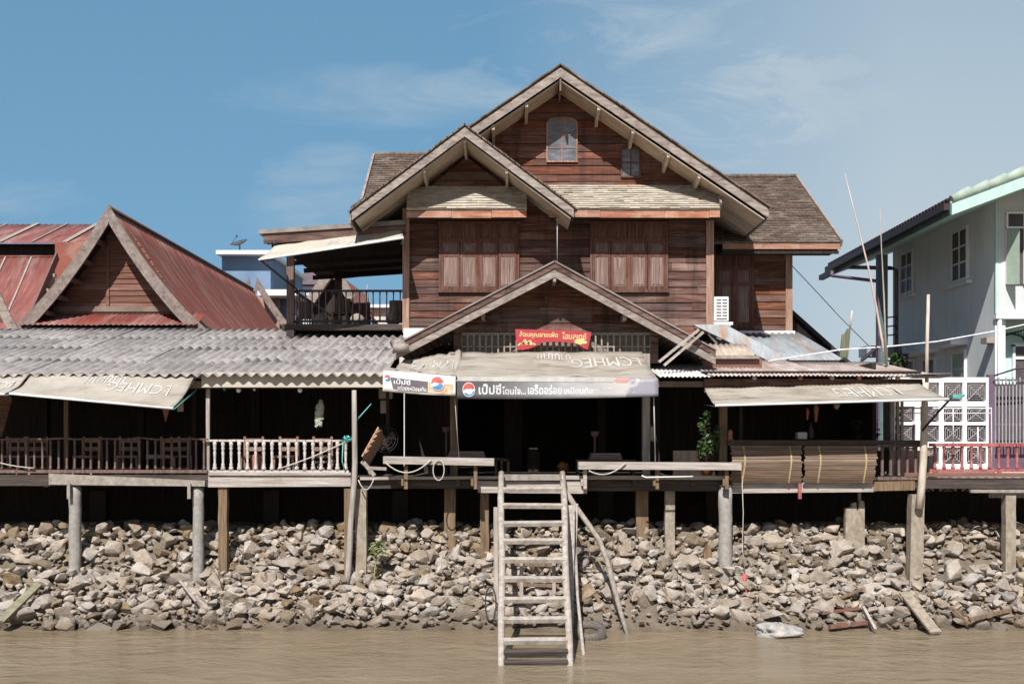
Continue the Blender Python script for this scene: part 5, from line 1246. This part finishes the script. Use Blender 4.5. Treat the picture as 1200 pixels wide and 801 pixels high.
m=MB(); m.box(X_(125,8.15)-.04,X_(125,8.15)+.04,W_-.06,W_-.035,7.0,9.2); m.build('centre_batten',SIDING_PINK,rh)
m=MB(); m.box(RX-1.75,RX+1.75,W_-.07,W_-.04,6.92,7.06); m.build('sill_board',SOFFIT_BROWN,rh)
m=MB(); corrugated(m,RX-2.3,RX+2.3,7.35,6.48,8.5,6.95,.14,.012,1,.005,17,.7); m.build('pent_roof',REDROOF_F,rh)
m=MB(); m.box(RX-2.4,RX+2.4,7.46,7.54,6.30,6.42); m.build('eave_beam',BARGE,rh)
m=MB(); m.box(RX-2.1,RX+2.1,8.7,23.5,2.3,6.6); m.build('lower_wall',DARKWOOD,rh)
m=MB(); m.tube([(RX+.0,7.5,RZ+.0),(RX+.0,23.8,RZ-.02)],.06,6); m.build('ridge_cap',DARKRAIL,rh)
# neighbouring red roofs at the far left
r2=thing('red_roofed_house','red tin roofed house in two roof steps behind the curved gable','house',(-16,11,2.7))
def slope(xa,xb,ya,za,yb,zb,skewtop=0):
    def fn(u,v): return V((lerp(xa,xb,u)+skewtop*v,lerp(ya,yb,v),lerp(za,zb,v)+.012*math.sin(u*(xb-xa)*2*math.pi/.2)))
    return fn
m=MB(); m.surf(slope(-20,-13.5,9.2,6.55,11.8,8.95,-.25),160,3,True,.012); m.build('lower_roof',REDROOF_F,r2)
m=MB(); m.surf(slope(-22,-13.6,14,9.75,17.5,11.0,-.2),200,3,True,.012); m.build('upper_roof',REDROOF_F,r2)
m=MB(); m.box(-22,-14.0,14.5,17,2.3,9.8); m.build('upper_wall',DARKWOOD,r2)
m=MB(); m.beam((-13.5,9.2,6.45),(-13.72,12.0,9.02),.05,.28); m.build('verge_board',DARKRAIL,r2)
m=MB()
for k in range(4):
    t=.2+.2*k; m.rbox((lerp(-13.42,-13.64,t),lerp(9.2,12,t),lerp(6.3,8.85,t)),(.10,.14,.10))
m.build('rafter_tips',PALEWOOD,r2)
m=MB(); m.box(-20,-13.7,11.2,14.6,2.3,8.0); m.build('lower_wall',SIDING,r2)
m=MB(); m.box(-14.2,-12.0,13.0,13.2,6,9.6); m.build('side_wall',REDROOF,r2)
m=MB(); m.tube([(-20,11.8,8.96),(-13.74,11.8,8.96)],.04,6); m.build('ridge_cap',REDROOF_F,r2)
for k in range(6):
    x=-14.15-.78*k; m=MB(); m.beam((x,9.2,6.585),(x-.25,11.75,8.94),.05,.02); m.build('seam',PALEWOOD,r2)
for k in range(7):
    x=-14.3-1.05*k; m=MB(); m.beam((x,14,9.785),(x-.2,17.45,11.03),.05 if k%2 else .16,.02); m.build('seam',PALEWOOD,r2)
r3=thing('red_roofed_house','sliver of a brown gable with red roof at the left edge of the picture','house',P(-20,390,7.0))
m=MB(); 
for a,b in zip([(-25,300),(-4,347),(8,372)],[(-4,347),(8,372),(19,391)]): m.beam(P(a[0],a[1],7.0),P(b[0],b[1],7.0),.06,.24)
m.build('bargeboard',BARGE,r3)
m=MB(); m.prism([(X_(a,7.3),Z_(b,7.3)) for a,b in ((-60,392),(12,392),(6,376),(-4,354),(-25,312),(-60,300))],7.3,7.5); m.build('wall',SIDING,r3)
m=MB(); m.slab([P(-60,392,6.9),P(18,392,6.9),P(14,378,7.25),P(-60,378,7.25)],.02); m.build('pent_roof',REDROOF_F,r3)
# ------------------------------------------------------------------ far buildings behind the balcony
fb=thing('blue_building','deep blue box shaped building with a thin white roof slab and a terrace','building',P(290,385,30))
m=MB(); Y=30; m.box(X_(260,Y),X_(317,Y),Y,Y+8,2.3,Z_(300,Y)); m.build('wall',DBLUE,fb)
m=MB(); m.box(X_(257,Y),X_(321,Y),Y-.6,Y+8.4,Z_(300,Y),Z_(295.5,Y)); m.build('roof_slab',WHITEPAINT,fb)
m=MB(); m.box(X_(302,27),X_(350,27),27,30,Z_(346,27),Z_(339,27)); m.build('terrace_slab',WHITEPAINT,fb)
m=MB(); m.box(X_(300,28),X_(326,28),28,30,2.3,Z_(347,28)); m.build('brick_wall',BRICK,fb)
m=MB(); m.box(X_(327,28.2),X_(342,28.2),28.2,30,2.3,Z_(347,28.2)); m.build('door',DBLUE,fb)
m=MB(); m.box(X_(325,28),X_(328,28),27.9,28.1,2.3,Z_(346,28)); m.build('door_post',BRICK,fb)
dsh=thing('satellite_dish','dark satellite dish on the roof of the blue building','satellite dish',P(281,294,30.5))
c=P(281,287,30.5); m=MB(); ax=V((-.25,-.35,.9)).normalized(); t1=ax.cross(V((1,0,0))).normalized(); t2=ax.cross(t1)
def df(u,v): a=2*math.pi*u; return c+ (t1*math.cos(a)+t2*math.sin(a))*(.42*v)+ax*(.14*v*v)
m.surf(df,20,5,True,.015); m.build('bowl',plain('dish_grey',(.06,.07,.09),.6),dsh)
m=MB(); m.tube([c+t2*.38+ax*.12,c+ax*.42],.012,5); m.tube([c+ax*.38,c+ax*.48],.035,8); m.build('feed_arm',BLACKMETAL,dsh)
m=MB(); m.tube([P(281,296,30.5),c],.03,6); m.build('mast',BLACKMETAL,dsh)
ph=thing('hip_roofed_house','distant house with a purple brown hip roof behind the balcony','house',P(362,340,45)); Y=45
m=MB(); a,b,cc=P(323,333,Y),P(402,333,Y),P(364,317,Y+4); m.add([a,b,V((b.x,Y+9,b.z)),V((a.x,Y+9,a.z)),cc],[(0,1,4),(1,2,4),(2,3,4),(3,0,4),(3,2,1,0)]); m.build('roof',DARKTILE,ph)
m=MB(); m.box(a.x+.3,b.x-.3,Y+.4,Y+8.5,2.3,a.z-.05); m.build('wall',plain('distant_white_wall',(.5,.52,.58),.9),ph)
tg=thing('thai_gable_house','distant brown gable with a red roof and spiky finial seen through the balcony','house',P(390,385,20)); Y=20
def gp(px,py,y=Y): return P(px,py,y)
for pts in (((389,315),(377,332),(364,352)),((389,315),(400,330),(412,350))):
    m=MB()
    for p,q in zip(pts[:-1],pts[1:]): m.beam(gp(*p),gp(*q),.08,.34)
    m.build('bargeboard',BARGE,tg)
m=MB(); m.prism([(X_(a,Y+.4),Z_(b,Y+.4)) for a,b in ((366,392),(411,392),(410,352),(399,334),(389,320),(378,336),(366,354))],Y+.4,Y+6); m.build('wall',DARKWOOD,tg)
m=MB(); m.slab([gp(412,352),gp(443,378,Y+4),gp(430,346,Y+9),gp(391,317,Y+.3)],.05); m.build('roof',REDROOF,tg)
for pxs in ((430,362,430.5,333),(410,345,409,333)):
    m=MB(); m.tube([gp(pxs[0],pxs[1],Y+6),gp(pxs[2],pxs[3],Y+6)],[.10,.02],6); m.build('finial',BARGE,tg)
wh=thing('pale_wall','distant pale wall and low roof seen through the balcony railing','wall',P(455,380,24)); Y=24
m=MB(); m.box(X_(436,Y),X_(480,Y),Y,Y+.3,2.3,Z_(361,Y)); m.build('face',plain('distant_pale_wall',(.55,.50,.46),.9),wh)
m=MB(); m.box(X_(432,Y),X_(480,Y),Y-.3,Y+1,Z_(361,Y),Z_(357.5,Y)); m.build('coping',WHITEPAINT,wh)

# ================================================================== LADDER AND THINGS ON THE BANK
ld=thing('wooden_ladder','wide pale wooden ladder from the deck down into the water','ladder',P(627,778,-4.25))
def lad(px_top,px_bot,t): # along the rail from deck to water
    a=P(px_top,556,-.25); b=P(px_bot,779,-4.3); return a.lerp(b,t)
for (pt,pb,top) in ((587.5,588,.0),(659.5,667.5,-.004)):
    m=MB(); pts=[lad(pt,pb,t)+V((.012*math.sin(t*9+pt),0,0)) for t in (-.012,.15,.3,.45,.6,.75,.9,1.0,1.06)]
    m.tube(pts,[.055,.062,.06,.058,.062,.06,.058,.057,.055],10); m.build('side_rail',LADDERWOOD,ld)
def rung_t(py):
    lo,hi=0,1.1
    for _ in range(40):
        mid=(lo+hi)/2; p=lad(623,628,mid); y=HOR+(EYE-p.z)*F/(p.y-CAMY)
        if y<py: lo=mid
        else: hi=mid
    return lo
for i,py in enumerate((573,592.5,612.7,633.6,655.5,678,702,725,750,763.5,775)):
    t=rung_t(py); a=lad(587.5,588,t); b=lad(659.5,667.5,t); m=MB(); up=V((0,-.5,.9))
    a=a+V((.03,-.045,rnd.uniform(-.01,.01))); b=b+V((-.02,-.045,rnd.uniform(-.01,.01)))
    m.beam(a,b,.11,.068,up=(0,-.35,1)); m.build('rung',LADDERWOOD if i<9 else DARKDECK,ld)
# side posts beside the ladder and the small frame behind it
m=MB(); n=8; m.box(X_(578.5,-.6),X_(584,-.6),-.68,-.52,-.5,Z_(594,-.6)); solo('ladder_post',m,GREYWOOD_Z,'grey post standing tight against the left rail of the ladder','post')
m=MB(); m.beam(P(669,593,-.7),P(667,760,-1.8),.14,.14,up=(0,1,0)); solo('ladder_post',m,GREYWOOD_Z,'thick grey post leaning behind the right rail of the ladder','post')
fr=thing('timber_trestle','low broken timber frame among the rocks behind the ladder rungs','frame',P(627,720,-.6))
for px in (611,649):
    m=MB(); m.box(X_(px,-.6)-.035,X_(px,-.6)+.035,-.65,-.58,-.1,Z_(652,-.6)); m.build('leg',GREYWOOD_Z,fr)
for py,y in ((660,-.5),(684,-.6),(706,-.7)):
    m=MB(); m.beam(P(600,py,y),P(655,py+2,y),.06,.06); m.build('crossbar',POSTBROWN,fr)
# crooked stick leaning right of the ladder
m=MB(); pts=[(662,574),(672,590),(688,612),(702,632),(711,655),(718,682),(727,716),(737,749)]
ys_=[-.35,-.5,-.7,-.85,-1.0,-1.15,-1.3,-1.5]
m.tube([P(a,b,y) for (a,b),y in zip(pts,ys_)],[.055,.055,.052,.05,.05,.05,.045,.04],9); solo('crooked_stick',m,PALEWOOD,'long crooked pale stick leaning from the deck down to the mud right of the ladder','stick')
m=MB(); pts=[(674,670),(684,686),(700,700),(712,722),(733,748)]; m.tube([P(a,b,y) for (a,b),y in zip(pts,(-.35,-.5,-.7,-.95,-1.35))],[.03,.035,.04,.035,.03],7); solo('stick_shadow',m,POSTBROWN,'dark tube modelling the shadow of the crooked stick','shadow_shape')  # cast shadow of the stick built as a dark tube
m=MB(); m.tube([P(676,590,-.6),P(674,640,-.8),P(677,700,-1.6),P(684,768,-3.6)],[.03,.032,.03,.03],7); solo('thin_pole',m,GREYWOOD_Z,'thin grey pole hanging beside the right rail into the water','pole')
m=MB(); m.tube([P(659,557,-.4),P(661,571,-.5),P(664,577,-.5),P(659,583,-.55),P(661,600,-.8),P(664,660,-1.7)],.016,6); solo('lashing_rope',m,ROPE,'pale rope lashed round the top of the right ladder rail','rope')
# tyre
ty=thing('old_tyre','muddy car tyre half sunk at the water edge right of the ladder','tyre',P(694,741,-1.75))
c=P(691,739,-1.95)
def tf(r0,r1,n0):
    def f(u,v):
        a=2*math.pi*u; b=2*math.pi*v; x=math.cos(b); z=math.sin(b); rr_=r0+r1*x
        return c+V((rr_*math.cos(a), rr_*math.sin(a)*.92-.22*rr_*0, r1*n0*z+ rr_*math.sin(a)*.42))
    return f
m=MB(); m.surf(tf(.21,.075,.85),36,14); m.build('carcass',RUBBER,ty)
m=MB()
for k in range(30):
    a=2*math.pi*k/30; q=c+V((.288*math.cos(a),.288*math.sin(a)*.92,.288*math.sin(a)*.42)); m.rbox(q,(.02,.02,.09),(0,0,a))
m.build('tread',RUBBER,ty)
# wheel rim left of the ladder
m=MB(); c2=P(575,707,-.95); pts=[c2+V((.10*math.cos(a),-.05*math.cos(a)*.6,.32*math.sin(a))) for a in [2*math.pi*k/24 for k in range(25)]]
m.tube(pts,.014,6,False); solo('wheel_rim',m,WIREDARK,'rusty bicycle wheel rim stuck in the rocks left of the ladder','rim')
# white sack at the waterline
m=MB(); c3=P(913,738,-1.75)
def sf(u,v):
    a=2*math.pi*u; b=math.pi*(v-.5); n=noise.noise(V((math.cos(a)*1.6,math.sin(a)*1.6,v*3)))
    n2=noise.noise(V((math.cos(a)*5,math.sin(a)*5,v*8)))
    r_=1+.32*n+.22*n2
    x=.42*r_*math.cos(a)*math.cos(b); return c3+V((x,.26*r_*math.sin(a)*math.cos(b), -.03+.13*r_*math.sin(b)*(1.15-.8*(x+.1))))
m.surf(sf,48,28); solo('plastic_sack',m,SACK,'crumpled white plastic sack floating at the waterline','sack')
# planks and debris
def plank(a,b,w_,h,mt,label,up=(0,0,1),cat='plank',name='plank'):
    m=MB(); m.beam(a,b,w_,h,up); return solo(name,m,mt,label,cat)
plank(P(0,728,-1.4),P(45,684,-.5),.17,.05,tex('mossy_plank',(.12,.12,.075),(.20,.185,.125),(.28,.26,.19),(3,3,3),3,.9,0),'greenish plank leaning on the rocks at the left edge',up=(0,-.6,.8))
plank(P(1060,694,-.55),P(1097,741,-1.7),.21,.045,CONC_BROWN,'grey plank sloping from the rocks into the water on the right',up=(0,-.5,.85))
plank(P(972,734,-1.35),P(1016,729,-1.15),.07,.07,SIDING_PINK,'short reddish plank lying at the waterline')
plank(P(1012,712,-.95),P(1026,738,-1.5),.09,.05,GREYWOOD,'small grey plank upright among the stones near the reddish plank',up=(1,0,.2))
plank(P(1136,726,-1.15),P(1184,714,-.95),.07,.06,POSTBROWN,'brown plank lying on the rocks at the lower right')
plank(P(1114,711,-.9),P(1136,731,-1.2),.06,.05,POSTBROWN,'short brown plank left of the one at the lower right')
plank(P(963,718,-1.0),P(1006,712,-.85),.06,.05,SIDING_PINK,'faded reddish batten just above the short reddish plank')
plank(P(1025,683,-.3),P(1062,683,-.3),.10,.03,GREYWOOD,'flat grey board on the stones below the tall slanted post')
plank(P(0,675,-.2),P(18,664,.1),.05,.05,POSTBROWN,'thin brown stick on the rocks at the left edge',cat='stick',name='thin_stick')
plank(P(211,680,-.4),P(230,704,-.85),.035,.035,GREYWOOD,'thin pale stick lying on the rocks below the second round post',up=(0,1,.2),cat='stick',name='thin_stick')
for (a,b,l) in (((985,700),(1010,690),'brown board bit among the stones below the broad pier'),((1030,704),(1052,697),'grey board bit left of the sloping grey plank'),((540,741),(556,735),'dark wood bit in the mud left of the ladder')):
    plank(P(a[0],a[1],-.7),P(b[0],b[1],-.6),.06,.04,POSTBROWN,l)
# hanging cord and red ribbon
m=MB(); m.tube([P(869,548,-.15),P(871,600,-.18),P(870,640,-.2),P(873,672,-.25)],.009,5); solo('dangling_cord',m,ROPE,'pale cord hanging from the right bench end over the rocks','cord')
m=MB()
for k in range(9):
    a=P(873+.4*k-1.5,672+1.5*(k%3),-.3); b=P(871+((k*7)%8)-3,690+((k*5)%10),-.42); m.beam(a,b,.035,.006,up=(0,-1,.2),taper=.6)
solo('red_ribbon',m,RED,'tuft of red ribbon at the end of the hanging cord','ribbon')
# weed
wd=thing('weed','tall pale green weed growing among the rocks','weed',P(441,668,-.2)); r=random.Random(3)
m=MB(); m.tube([P(438,690,-.3),P(439,668,-.25),P(442,650,-.25),P(444,638,-.3)],[.014,.012,.01,.006],6); m.build('stem',WEED,wd)
m=MB()
for k in range(110):
    a=r.uniform(0,6.28); base=P(443+r.uniform(-4,4),652-r.random()**.8*18,-.27); L=r.uniform(.09,.2); d=V((math.cos(a),math.sin(a),r.uniform(-.35,.6))).normalized(); s=d.cross(V((0,0,1))).normalized()*L*.15
    m.add([base,base+d*L*.5+s,base+d*L+V((0,0,-.03)),base+d*L*.5-s],[(0,1,2,3)])
m.build('leaves',WEED,wd)
# ================================================================== BENCHES, ROPES, CHAIRS
def bench(px0,px1,py0,py1,Y,hang,label):
    t=thing('plank_bench',label,'bench',P((px0+px1)/2,560,Y))
    m=MB(); a,b=X_(px0,Y),X_(px1,Y); m.hexa([(a,Y,Z_(py0+8.5,Y)),(b,Y,Z_(py1+8.5,Y)),(b,Y+.34,Z_(py1+8.5,Y)),(a,Y+.34,Z_(py0+8.5,Y)),(a,Y,Z_(py0,Y)),(b,Y,Z_(py1,Y)),(b,Y+.34,Z_(py1,Y)),(a,Y+.34,Z_(py0,Y))]); m.build('seat',GREYWOOD,t)
    for h in hang:
        x=X_(h,Y); m=MB(); m.box(x-.035,x+.035,Y+.1,Y+.18,Z_(573,Y),Z_(545,Y)); m.box(x-.085,x-.04,Y+.06,Y+.12,Z_(569,Y),Z_(561,Y)); m.build('bracket',POSTBROWN if h%2 else GREYWOOD,t)
        m=MB(); m.box(x-.03,x+.03,Y+.18,.02,Z_(573,Y),Z_(571,Y)); m.build('brace',POSTBROWN,t)
    return t
bench(449,579,534.5,537,-.42,(475,557),'long narrow plank bench left of the ladder')
bench(678,869,541,542,-.42,(686,771,853),'long narrow plank bench right of the ladder')
def sagrope(p0,p1,sag,r_,mt,label,name='rope',cat='rope',n=10):
    m=MB(); a,b=V(p0),V(p1); m.tube([a.lerp(b,i/n)+V((0,0,-sag*4*(i/n)*(1-i/n))) for i in range(n+1)],r_,6); return solo(name,m,mt,label,cat)
sagrope(P(452,542,-.46),P(505,538,-.46),.22,.014,ROPE,'pale rope sagging under the left bench')
m=MB(); m.tube([P(514+6.5*math.cos(a),550.5+12*math.sin(a),-.46) for a in [2*math.pi*k/20 for k in range(21)]],.012,6,False); solo('rope_loop',m,ROPE,'loop of pale rope hanging from the left bench','rope')
sagrope(P(420,562,-.2),P(438,561,-.2),.2,.012,ROPE,'small pale rope sagging at the foot of the tilted slat chair')
sagrope(P(690,551,-.46),P(733,542,-.46),.14,.014,ROPE,'pale rope sagging under the left end of the right bench')
m=MB(); m.tube([P(752,557,-.4),P(757,559,-.4),P(812,558,-.4)],.016,6); solo('thin_pipe',m,WHITEPAINT,'thin white pipe lying under the right bench','pipe')
sagrope(P(326,549,-.06),P(404,518,-.06),.03,.013,ROPE,'pale rope stretched across the white railing')
sagrope(P(-10,539,-.06),P(40,548,-.06),.03,.012,ROPE,'pale rope across the left end of the dark railing')
m=MB(); m.tube([P(402,517,-.08),P(401,540,-.08),P(404,551,-.08)],.012,6); m.tube([P(418,492,-.1),P(435,473,.1)],.012,6); solo('green_hose',m,TEAL,'thin green hose on the tall crooked pole','hose')
m=MB(); leafball(m,P(407,514,-.05),.1,.06,.06,30,.05,random.Random(2)); solo('green_net',m,TEAL,'bundle of green netting at the right end of the white railing','net')
# tilted wooden chair by the tall pole
ch=thing('slat_chair','tilted orange brown slatted wooden chair beside the tall crooked pole','chair',P(437,556,.1))
m=MB(); a=P(428,540,.1); b=P(447,506,.35); m.beam(a,b,.42,.03,up=(1,0,.4)); m.build('backrest',CHAIRTAN,ch)
m=MB()
for k in range(5):
    t=.25+.17*k; q=a.lerp(b,t)+V((-.03,-.02,.05)); m.rbox(q,(.09,.40,.04),(0,R(-35),0))
m.build('slats',CHAIRTAN,ch)
m=MB(); m.beam(P(426,541,-.02),P(439,557,-.02),.07,.07,up=(0,1,0)); m.build('leg',PALEWOOD,ch)
m=MB(); m.beam(P(424,540,.45),P(437,557,.45),.07,.07,up=(0,1,0)); m.build('leg',PALEWOOD,ch)
m=MB(); m.beam(P(434,548,.0),P(453,549,.0),.06,.06); m.build('armrest',PALEWOOD,ch)
# dark round fan behind the chair
fan=thing('electric_fan','dark round electric fan behind the tilted slat chair','fan',P(452,555,.8))
m=MB(); c=P(451,514,.8)
for rr_ in (.08,.15,.22,.27):
    m.tube([c+V((rr_*math.cos(a),-.05+.25*rr_*rr_,rr_*math.sin(a))) for a in [2*math.pi*k/24 for k in range(25)]],.007,5,False)
for k in range(12):
    a=2*math.pi*k/12; m.tube([c+V((0,-.05,0)),c+V((.27*math.cos(a),-.03,.27*math.sin(a)))],.005,4)
m.build('guard',BLACKMETAL,fan)
m=MB(); m.tube([c+V((0,0,-.28)),V((c.x,c.y,2.8))],.025,8); m.lathe((c.x,c.y,2.775),[(.18,0),(.18,.03),(.05,.06)],14); m.build('stand',BLACKMETAL,fan)
m=MB()
for k in range(3):
    a=2*math.pi*k/3+.4; m.add([c,c+V((.22*math.cos(a-.35),-.02,.22*math.sin(a-.35))),c+V((.24*math.cos(a),0,.24*math.sin(a))),c+V((.2*math.cos(a+.4),.02,.2*math.sin(a+.4)))],[(0,1,2,3)])
m.build('blades',DARKRAIL,fan)
# wooden chairs behind the railings
def mkchair(x,Y,label,rot=0,mt=CHAIRWOOD):
    z=2.78; t=thing('wooden_chair',label,'chair',(x,Y,z),'chairs behind the veranda railings')
    m=MB(); m.box(x-.2,x+.2,Y-.2,Y+.2,z+.38,z+.42); m.build('seat',mt,t)
    for a in (-1,1):
        m=MB(); m.beam((x+a*.19,Y-.19,z),(x+a*.18,Y-.15,z+.38),.045,.045); m.build('leg',mt,t)
        m=MB(); m.beam((x+a*.19,Y+.24,z),(x+a*.18,Y+.2,z+.80),.045,.04); m.build('leg',mt,t)
    for zz in (.55,.72):
        m=MB(); m.box(x-.18,x+.18,Y+.19,Y+.22,z+zz-.04,z+zz+.04); m.build('back_slat',mt,t)
    m=MB(); m.box(x-.18,x+.18,Y-.18,Y-.15,z+.14,z+.18); m.build('stretcher',mt,t)
    return t
c0=mkchair(0,.5,'x')
spots=[(14,.45,0),(45,.5,.5),(102,.45,-.15),(150,.55,.2),(196,.4,0),(212,.7,.3),(296,.35,.1),(335,.35,-.1),(378,.4,.15)]
names=['wooden chair behind the left end of the dark railing','angled wooden chair just left of the thin veranda post','wooden chair right of the thin veranda post behind dark railing','wooden chair behind the middle of the dark railing','wooden chair behind dark railing below the sagging awning tip','angled wooden chair behind the right end of the dark railing','leftmost wooden chair behind the white railing','middle wooden chair behind the white railing','wooden chair behind the right end of the white railing']
for i,((px,Y,rz_),nm) in enumerate(zip(spots,names)):
    o=c0 if i==0 else dup(c0,(0,0,0),nm); o['label']=nm; o.location=(X_(px,Y),Y,2.78); o.rotation_euler=(0,0,rz_)
# white stool seat and pale plank seat
m=MB(); m.box(X_(370,.3),X_(392,.3),.25,.55,2.78+.28,2.78+.32)
for a in (373,389): m.box(X_(a,.3)-.02,X_(a,.3)+.02,.3,.34,2.78,3.06)
solo('low_stool',m,PALEWOOD,'pale low stool behind the right half of the white railing','stool')
m=MB(); c=P(301,541,.25); m.lathe((c.x,c.y,2.78),[(.10,0),(.11,.1),(.13,.42),(.12,.44)],12); solo('clay_pot',m,CLAY,'reddish clay pot behind the white railing','pot')
m=MB(); m.box(X_(172,.35),X_(199,.35),.3,.36,Z_(537,.35),Z_(532.5,.35)); solo('blue_plank',m,tex('blue_grey_plank',(.12,.16,.20),(.2,.25,.29),(.28,.33,.37),LX,3,.8,0),'blue grey plank behind the right part of the dark railing','plank')
# bulbs under the veranda eave
for i,(px,py,mt,l,s) in enumerate(((263,455.5,GREENBULB,'small green bulb under the veranda eave band',.035),(279.5,457,BULB,'large white bulb under the veranda eave band, left one',.05),(298,456,BULB,'small white bulb between the two large ones',.03),(351.5,457,BULB,'large white bulb under the veranda eave band, right one',.05),(389,454,BULB,'tiny white bulb near the right end of the eave band',.022))):
    b_=thing('light_bulb',l,'bulb',P(px,py,.1)); c=P(px,py,.1)
    m=MB(); m.lathe(c-V((0,0,s)),[(.004,0),(s*.7,s*.3),(s,s*.9),(s*.8,s*1.5),(s*.4,s*2.0),(s*.4,s*2.3)],12); m.build('glass',mt,b_)
    m=MB(); m.tube([c+V((0,0,s*1.2)),P(px,451,.1)],.012,6); m.build('cord',WIREDARK,b_)
m=MB(); c=P(374,484,.6); pts=[(376,468),(376,476),(374.5,484),(372.5,492),(371.5,498)]; m.tube([P(a,b,.5) for a,b in pts],[.03,.07,.085,.07,.04],9)
for k in range(50):
    p=P(pts[2][0]+rnd.uniform(-4,4),rnd.uniform(474,500),.44); m.rbox(p,(.05,.05,.02),(rnd.random()*3,rnd.random()*3,0))
solo('straw_ornament',m,STRAW,'bundle of pale dried flowers hanging in the veranda','ornament')
m=MB(); 
m.box(X_(444,.95),X_(460,.95),.93,.95,Z_(467,.95),Z_(455,.95)); solo('paper_notice',m,PAPER,'yellowed paper notice pinned below the printed white flap, upper','notice')
m=MB(); m.box(X_(446,.95),X_(456,.95),.93,.95,Z_(484,.95),Z_(469,.95)); solo('paper_notice',m,PAPER,'yellowed paper notice pinned below the printed white flap, lower','notice')
m=MB(); a=P(206,478,-.5); m.box(X_(208,-.3),X_(215,-.3),-.32,-.30,Z_(482,-.3),Z_(465,-.3)); m.tube([P(212,468,-.3),P(233,437,-.1)],.012,5); solo('awning_tag',m,PAPER,'small pale tag hanging at the sagging tip of the left awning','tag')
m=MB(); m.add([P(190,478,.5),P(199,478,.5),P(194,495,.5),P(190,478,.53),P(199,478,.53),P(194,495,.53)],[(0,2,1),(3,4,5),(0,1,4,3),(1,2,5,4),(2,0,3,5)]); solo('small_pennant',m,CLAY,'small brown pennant hanging behind the left awning','pennant')
# things on the porch floor
bl_=thing('leather_ball','orange and black leather ball on the porch floor','ball',P(660,544,2.2)); c=P(660,544,2.2); c.z=2.78+.13
m=MB()
def ball(u,v): a=2*math.pi*u; b=math.pi*(v-.5); return c+V((math.cos(a)*math.cos(b),math.sin(a)*math.cos(b),math.sin(b)))*.13
m.surf(ball,24,14); m.build('cover',ORANGE,bl_)
for (dx,dz,rr_) in ((.0,.03,.05),(-.10,-.02,.035),(.10,.0,.035),(0,-.095,.03),(.03,.105,.03)):
    d=V((dx,-math.sqrt(max(.0001,.0175-dx*dx-dz*dz)),dz)).normalized(); t1=d.cross(V((0,0,1))).normalized(); t2=d.cross(t1)
    m=MB(); m.add([c+(d*.128+(t1*math.cos(k*1.2566)+t2*math.sin(k*1.2566))*rr_).normalized()*.134 for k in range(5)],[(0,1,2,3,4)]); m.build('black_patch',BLACK,bl_)
def lowtable(px,Y,pyt,w_,label,stack):
    x=X_(px,Y); z=Z_(pyt,Y); t=thing('low_table',label,'table',(x,Y,2.78))
    m=MB(); m.box(x-w_,x+w_,Y-.3,Y+.3,z-.04,z); m.build('tabletop',DARKDECK,t)
    for a in (-1,1):
        for b in (-1,1): m=MB(); m.box(x+a*(w_-.04)-.025,x+a*(w_-.04)+.025,Y+b*.25-.025,Y+b*.25+.025,2.78,z-.04); m.build('leg',DARKDECK,t)
    m=MB()
    for k in range(3): m.box(x-stack+.02*k,x+stack-.015*k,Y-.22,Y+.22,z+.002+.045*k,z+.042+.045*k)
    solo('folded_mats',m,tex('dusty_pink_mats',(.14,.09,.08),(.22,.155,.14),(.28,.21,.19),LX,3,.9,.2),'stack of dusty pink folded mats on the '+('left' if px<600 else 'right')+' low table','mats')
lowtable(547,.9,536,.75,'low dark table behind the left bench carrying folded mats',.38)
lowtable(709,1.0,538,.6,'low dark table behind the right bench carrying folded mats',.33)
ts=thing('tray_stand','small white tray on a dark stand deep in the porch','stand',(X_(625,3.6),3.6,2.78))
m=MB(); m.box(X_(620,3.6),X_(630,3.6),3.5,3.7,Z_(526,3.6),Z_(524.3,3.6)); m.build('tray',plain('dim_white_tray',(.6,.6,.6),.6),ts)
m=MB(); m.box(X_(618,3.6),X_(632,3.6),3.48,3.75,2.78,Z_(526.2,3.6)); m.build('cabinet',DARKWOOD,ts)
for px,py,l in ((523,503,'slim grey lamp post shape standing left of the porch post'),(697,508,'slim grey stand with a small head behind the right bench')):
    Y=1.1; m=MB(); x=X_(px,Y); m.lathe((x,Y,2.78),[(.12,0),(.12,.03),(.025,.06),(.022,Z_(py+4,Y)-2.78),(.08,Z_(py+2,Y)-2.78),(.09,Z_(py-3,Y)-2.78)],10); solo('lamp_stand',m,DARKRAIL,l,'stand')
m=MB(); m.box(X_(594,1.2),X_(597,1.2),1.2,1.26,2.78,Z_(538,1.2)); m.box(X_(580,1.2),X_(597,1.2),1.2,1.5,Z_(540,1.2),Z_(537.5,1.2)); m.box(X_(580,1.2),X_(582.5,1.2),1.2,1.26,2.78,Z_(540,1.2)); solo('small_stool',m,CHAIRWOOD,'small brown stool right of the left low table','stool')
